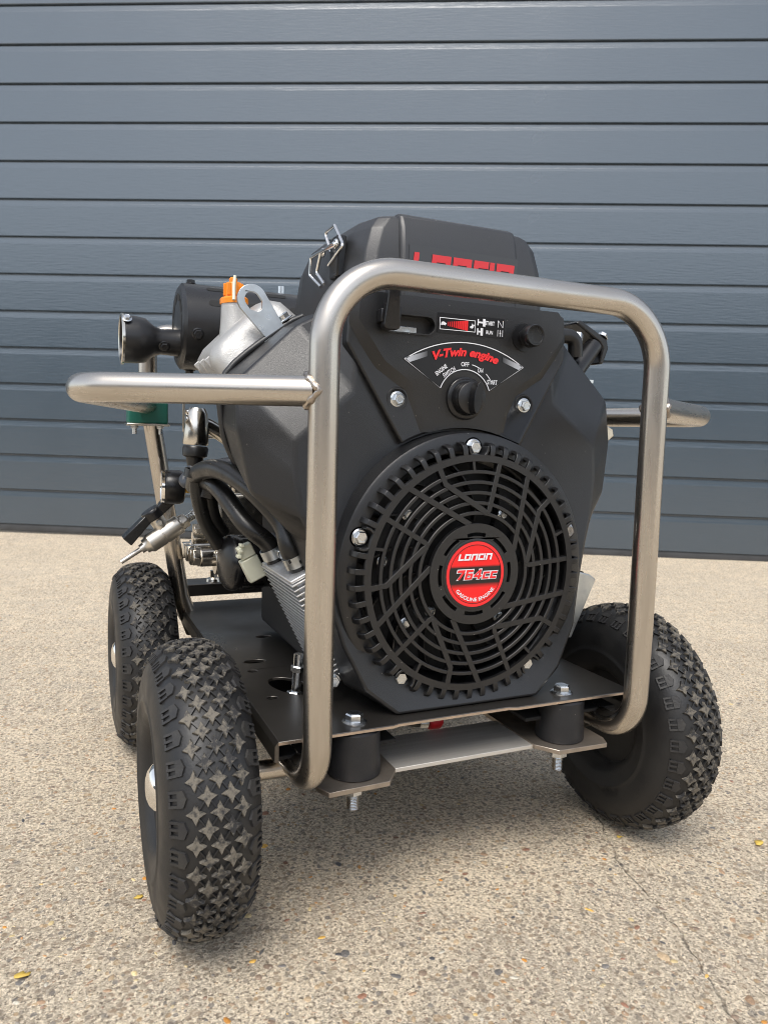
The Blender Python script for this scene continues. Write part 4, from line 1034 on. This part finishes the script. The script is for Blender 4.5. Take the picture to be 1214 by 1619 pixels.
# cream cable plug behind the cooler
b = MB().box((-.167,.222,.303),(.020,.014,.026),RC); cpg = b.build('cable_plug','cream_plastic',PW,30,.0015); MB().box((-.175,.222,.322),(.016,.012,.014),RC).build('plug_latch','cream_plastic',cpg,30,.0012)
for k in range(3): MB().box((-.1835+.0015*k,.217,.317+.006*k),(.004,.010,.003)).build('plug_rib','cream_plastic',cpg,30,.0005)
# oil filter
of = MB().lathe([(0,0),(.0006,.014),(.004,.026),(.0085,.0318),(.013,.0330),(.017,.0325),(.018,.0305),(.060,.0305),(.064,.034),(.08,.034)],(-.186,.30,.296),(.985,.10,-.02),48).build('oil_filter','gloss_black',PW,40)
for k in range(12):
    a = 2*pi*k/12; MB().box((-.150,.3035+.0310*cos(a),.2955+.0310*sin(a)),(.026,.008,.0022),Matrix.Rotation(a+pi/2,3,'X')).build('filter_flute','gloss_black',of,30,.001)
b = MB().cyl((-.135,.598,.2155),(-.135,.598,.232),.006,n=6); b.lathe([(0,.012),(.004,.011),(.006,.006)],(-.135,.598,.2155),(0,0,1),20); b.build('deck_stud','nickel',PW,35)

# ---- spark plug cap and lead
pc = MB().lathe([(-.004,.0),(-.003,.0095),(.003,.0130),(.038,.0155),(.041,.0145),(.041,0)],(-.2025,.355,.472),(-.06,-.02,-1),28).build('plug_cap','nickel',PW,40)
MB().tube(spline([(-.200,.357,.458),(-.188,.36,.454),(-.174,.362,.446),(-.160,.36,.436)],6),.0092,16).build('plug_elbow','nickel',pc,60)
for z in (.470,.462,.446,.441): MB().lathe([(0,.0),(0,.0035),(.002,.003),(.002,0)],(-.2145-(.47-z)*.06,.352,z),(-1,-.2,0),10).build('rivet','chrome',pc,40)
MB().lathe([(0,.0138),(.003,.0155),(.012,.0145),(.014,.0105),(.024,.0085),(.026,.0)],(-.205,.354,.430),(-.06,-.02,-1),24).build('plug_boot','hose_rubber',pc,40)
MB().tube(spline([(-.2065,.353,.410),(-.212,.350,.398),(-.2195,.347,.390),(-.2165,.340,.386),(-.206,.330,.396),(-.190,.320,.408),(-.172,.305,.413),(-.155,.30,.412),(-.13,.30,.41)],8),.0062,14).build('ignition_lead','lead_rubber',pc,60)

# ---- pump, gauge and outlet valve at the back left
pb = MB().box((-.075,.50,.315),(.17,.095,.10)); pb.box((-.095,.50,.37),(.09,.07,.04)); pump = pb.build('pump_body','nickel',PW,30,.008,3)
for x, y, z, r in ((-.176,.452,.279,.0125),(-.176,.475,.276,.013),(-.176,.505,.276,.013),(-.176,.535,.276,.013)):
    MB().cyl((x-.006,y,z),(x+.030,y,z),r*1.10,n=28).build('valve_body','nickel',pump,30,.001); MB().cyl((x-.016,y,z),(x-.004,y,z),r,n=6).build('valve_cap','nickel',pump,25,.001)
MB().cyl((-.165,.44,.272),(-.115,.44,.272),.0165,n=36).build('inlet_body','nickel',pump,30,.0012)
MB().cyl((-.155,.46,.300),(-.12,.46,.300),.0105,n=24).build('blue_grey_sleeve','lead_rubber',pump,30,.001)
for x, y, z, r in ((-.18,.47,.315,.008),(-.17,.48,.332,.009),(-.165,.465,.345,.008),(-.178,.49,.300,.010)):
    MB().cyl((x-.008,y,z),(x+.02,y,z),r,n=6).build('fitting','nickel',pump,25,.001)
MB().cyl((-.176,.47,.345),(-.176,.47,.392),.008,n=6).build('riser_fitting','nickel',pump,25,.001)
# pressure gauge seen edge-on
ga = MB().lathe([(0,0),(.001,.0195),(.003,.0215),(.006,.0225),(.022,.0225),(.027,.0205),(.029,.015),(.029,0)],(-.2315,.45,.374),(1,-.08,-.02),44).build('pressure_gauge','gloss_black',PW,40)
MB().lathe([(0,.0),(0,.0185),(-.0012,.0195),(-.0005,.0215),(.003,.0222)],(-.2318,.45,.374),(1,-.08,-.02),40).build('gauge_glass','chrome',ga,40)
MB().cyl((-.205,.449,.3735),(-.193,.448,.3735),.0085,n=6).build('gauge_nut','brass',ga,25,.0008); MB().cyl((-.194,.448,.3735),(-.168,.446,.373),.0095,n=6).build('gauge_adapter','nickel',ga,25,.001)
# ball valve: body on a slant with an outlet spigot
v0 = Vector((-.281,.475,.272)); vd = Vector((.836,0,.548)).normalized()
vv = MB().lathe([(0,0),(0,.0030),(.028,.0034),(.030,.0034),(.030,.0062),(.036,.0066),(.036,.0098),(.040,.0102),(.044,.0134),(.064,.0134),(.0645,.0126),(.0655,.0126),(.066,.0134),(.090,.0134),(.092,.0105),(.094,.0105)],v0,vd,36).build('ball_valve','satin_nickel',PW,35)
MB().cyl(v0+vd*.092,v0+vd*.102,.0108,n=6).build('valve_nut','satin_nickel',vv,25,.001); MB().lathe([(0,.0)]+[(.0012*i,.0068 if i % 2 else .0058) for i in range(16)]+[(.019,0)],v0+vd*.102,vd,20).build('thread','zinc',vv,40); MB().cyl(v0+vd*.112,v0+vd*.140,.0085,n=6).build('hose_nut','zinc',vv,25,.001)
vn = Vector((-.548,0,.836)); sc = v0+vd*.069
MB().cyl(sc,sc+vn*.026,.0100,n=24).build('valve_stem','satin_nickel',vv,30,.001); bolt(sc+vn*.018+Vector((0,-.0095,0)),(0,-1,0),.0035,vv)
hc_ = sc+vn*.030
lvr = MB().lathe([(-.006,.0),(-.006,.0145),(.006,.0145),(.009,.012),(.009,0)],hc_,vn,32); 
for sg, L_, dz in ((-1,.040,-.010),(1,.024,.006)):
    q0 = hc_+vd*sg*.008; q1 = hc_+vd*sg*(.008+L_)+vn*dz; dd = (q1-q0).normalized(); yy = Vector((0,1,0)); nn = dd.cross(yy)
    lvr.loft([[q0+yy*.010+nn*.006,q0-yy*.010+nn*.006,q0-yy*.010-nn*.006,q0+yy*.010-nn*.006],[q1+yy*.013+nn*.0075,q1-yy*.013+nn*.0075,q1-yy*.013-nn*.0075,q1+yy*.013-nn*.0075]])
lvr.build('valve_lever','gloss_black',vv,35,.0015)
# thin wire bracket behind the plug cap
MB().tube(path([(-.196,.50,.50),(-.196,.50,.445),(-.176,.50,.440),(-.15,.50,.44)],.006,6),.0018,8).build('wire_bracket','stainless_tube',PW,60)

# ---- small parts on the right of the engine
rb = MB().tube(path([(.118,.16,.562),(.150,.155,.566),(.187,.15,.568),(.190,.152,.545)],[.008,.012],6),.0085,16).build('breather_hose','hose_rubber',PW,60)
MB().tube([(.178,.17,.570),(.160,.165,.51)],.0075,14).build('breather_hose','hose_rubber',PW,60)
br = MB(); br.loft([[Vector(p)+Vector((0,dy,0)) for p in ((.199,.165,.586),(.206,.165,.590),(.246,.165,.571),(.249,.165,.560),(.242,.165,.541),(.236,.165,.541),(.240,.165,.560),(.236,.165,.566))] for dy in (0,.04)]); bro = br.build('pump_bracket','gloss_black',PW,30,.002)
bolt((.2415,.170,.573),(.5,0,.87),.0055,bro); MB().cyl((.232,.172,.563),(.196,.160,.528),.0105,n=20).build('fuel_pump','gloss_black',bro,40,.001); MB().cyl((.206,.17,.575),(.200,.165,.545),.007,n=6).build('pump_fitting','zinc',bro,25,.001)
MB().box((.226,.172,.52),(.012,.006,.004)).build('bracket_tab','zinc',bro,30)
MB().loft([[Vector((.205,y,.476)),Vector((.232,y,.464)),Vector((.235,y,.456)),Vector((.222,y,.446)),Vector((.205,y,.45))] for y in (.13,.16)]).build('cylinder_bracket','nickel',PW,30,.0015)
# regulator plate low on the right
zp = MB(); f_ = lambda x,z,t: Vector((x,t,z)); zp.prism([(.180,.3015),(.199,.2965),(.208,.2905),(.177,.2245),(.160,.2270),(.150,.24)],None,f_,.116,.128); zpo = zp.build('regulator_plate','zinc_plate',PW,30,.0012)
MB().prism([(.184,.3020),(.191,.3000),(.190,.2965),(.183,.2985)],None,f_,.117,.126).build('plate_tab','gloss_black',zpo,30,.0006)
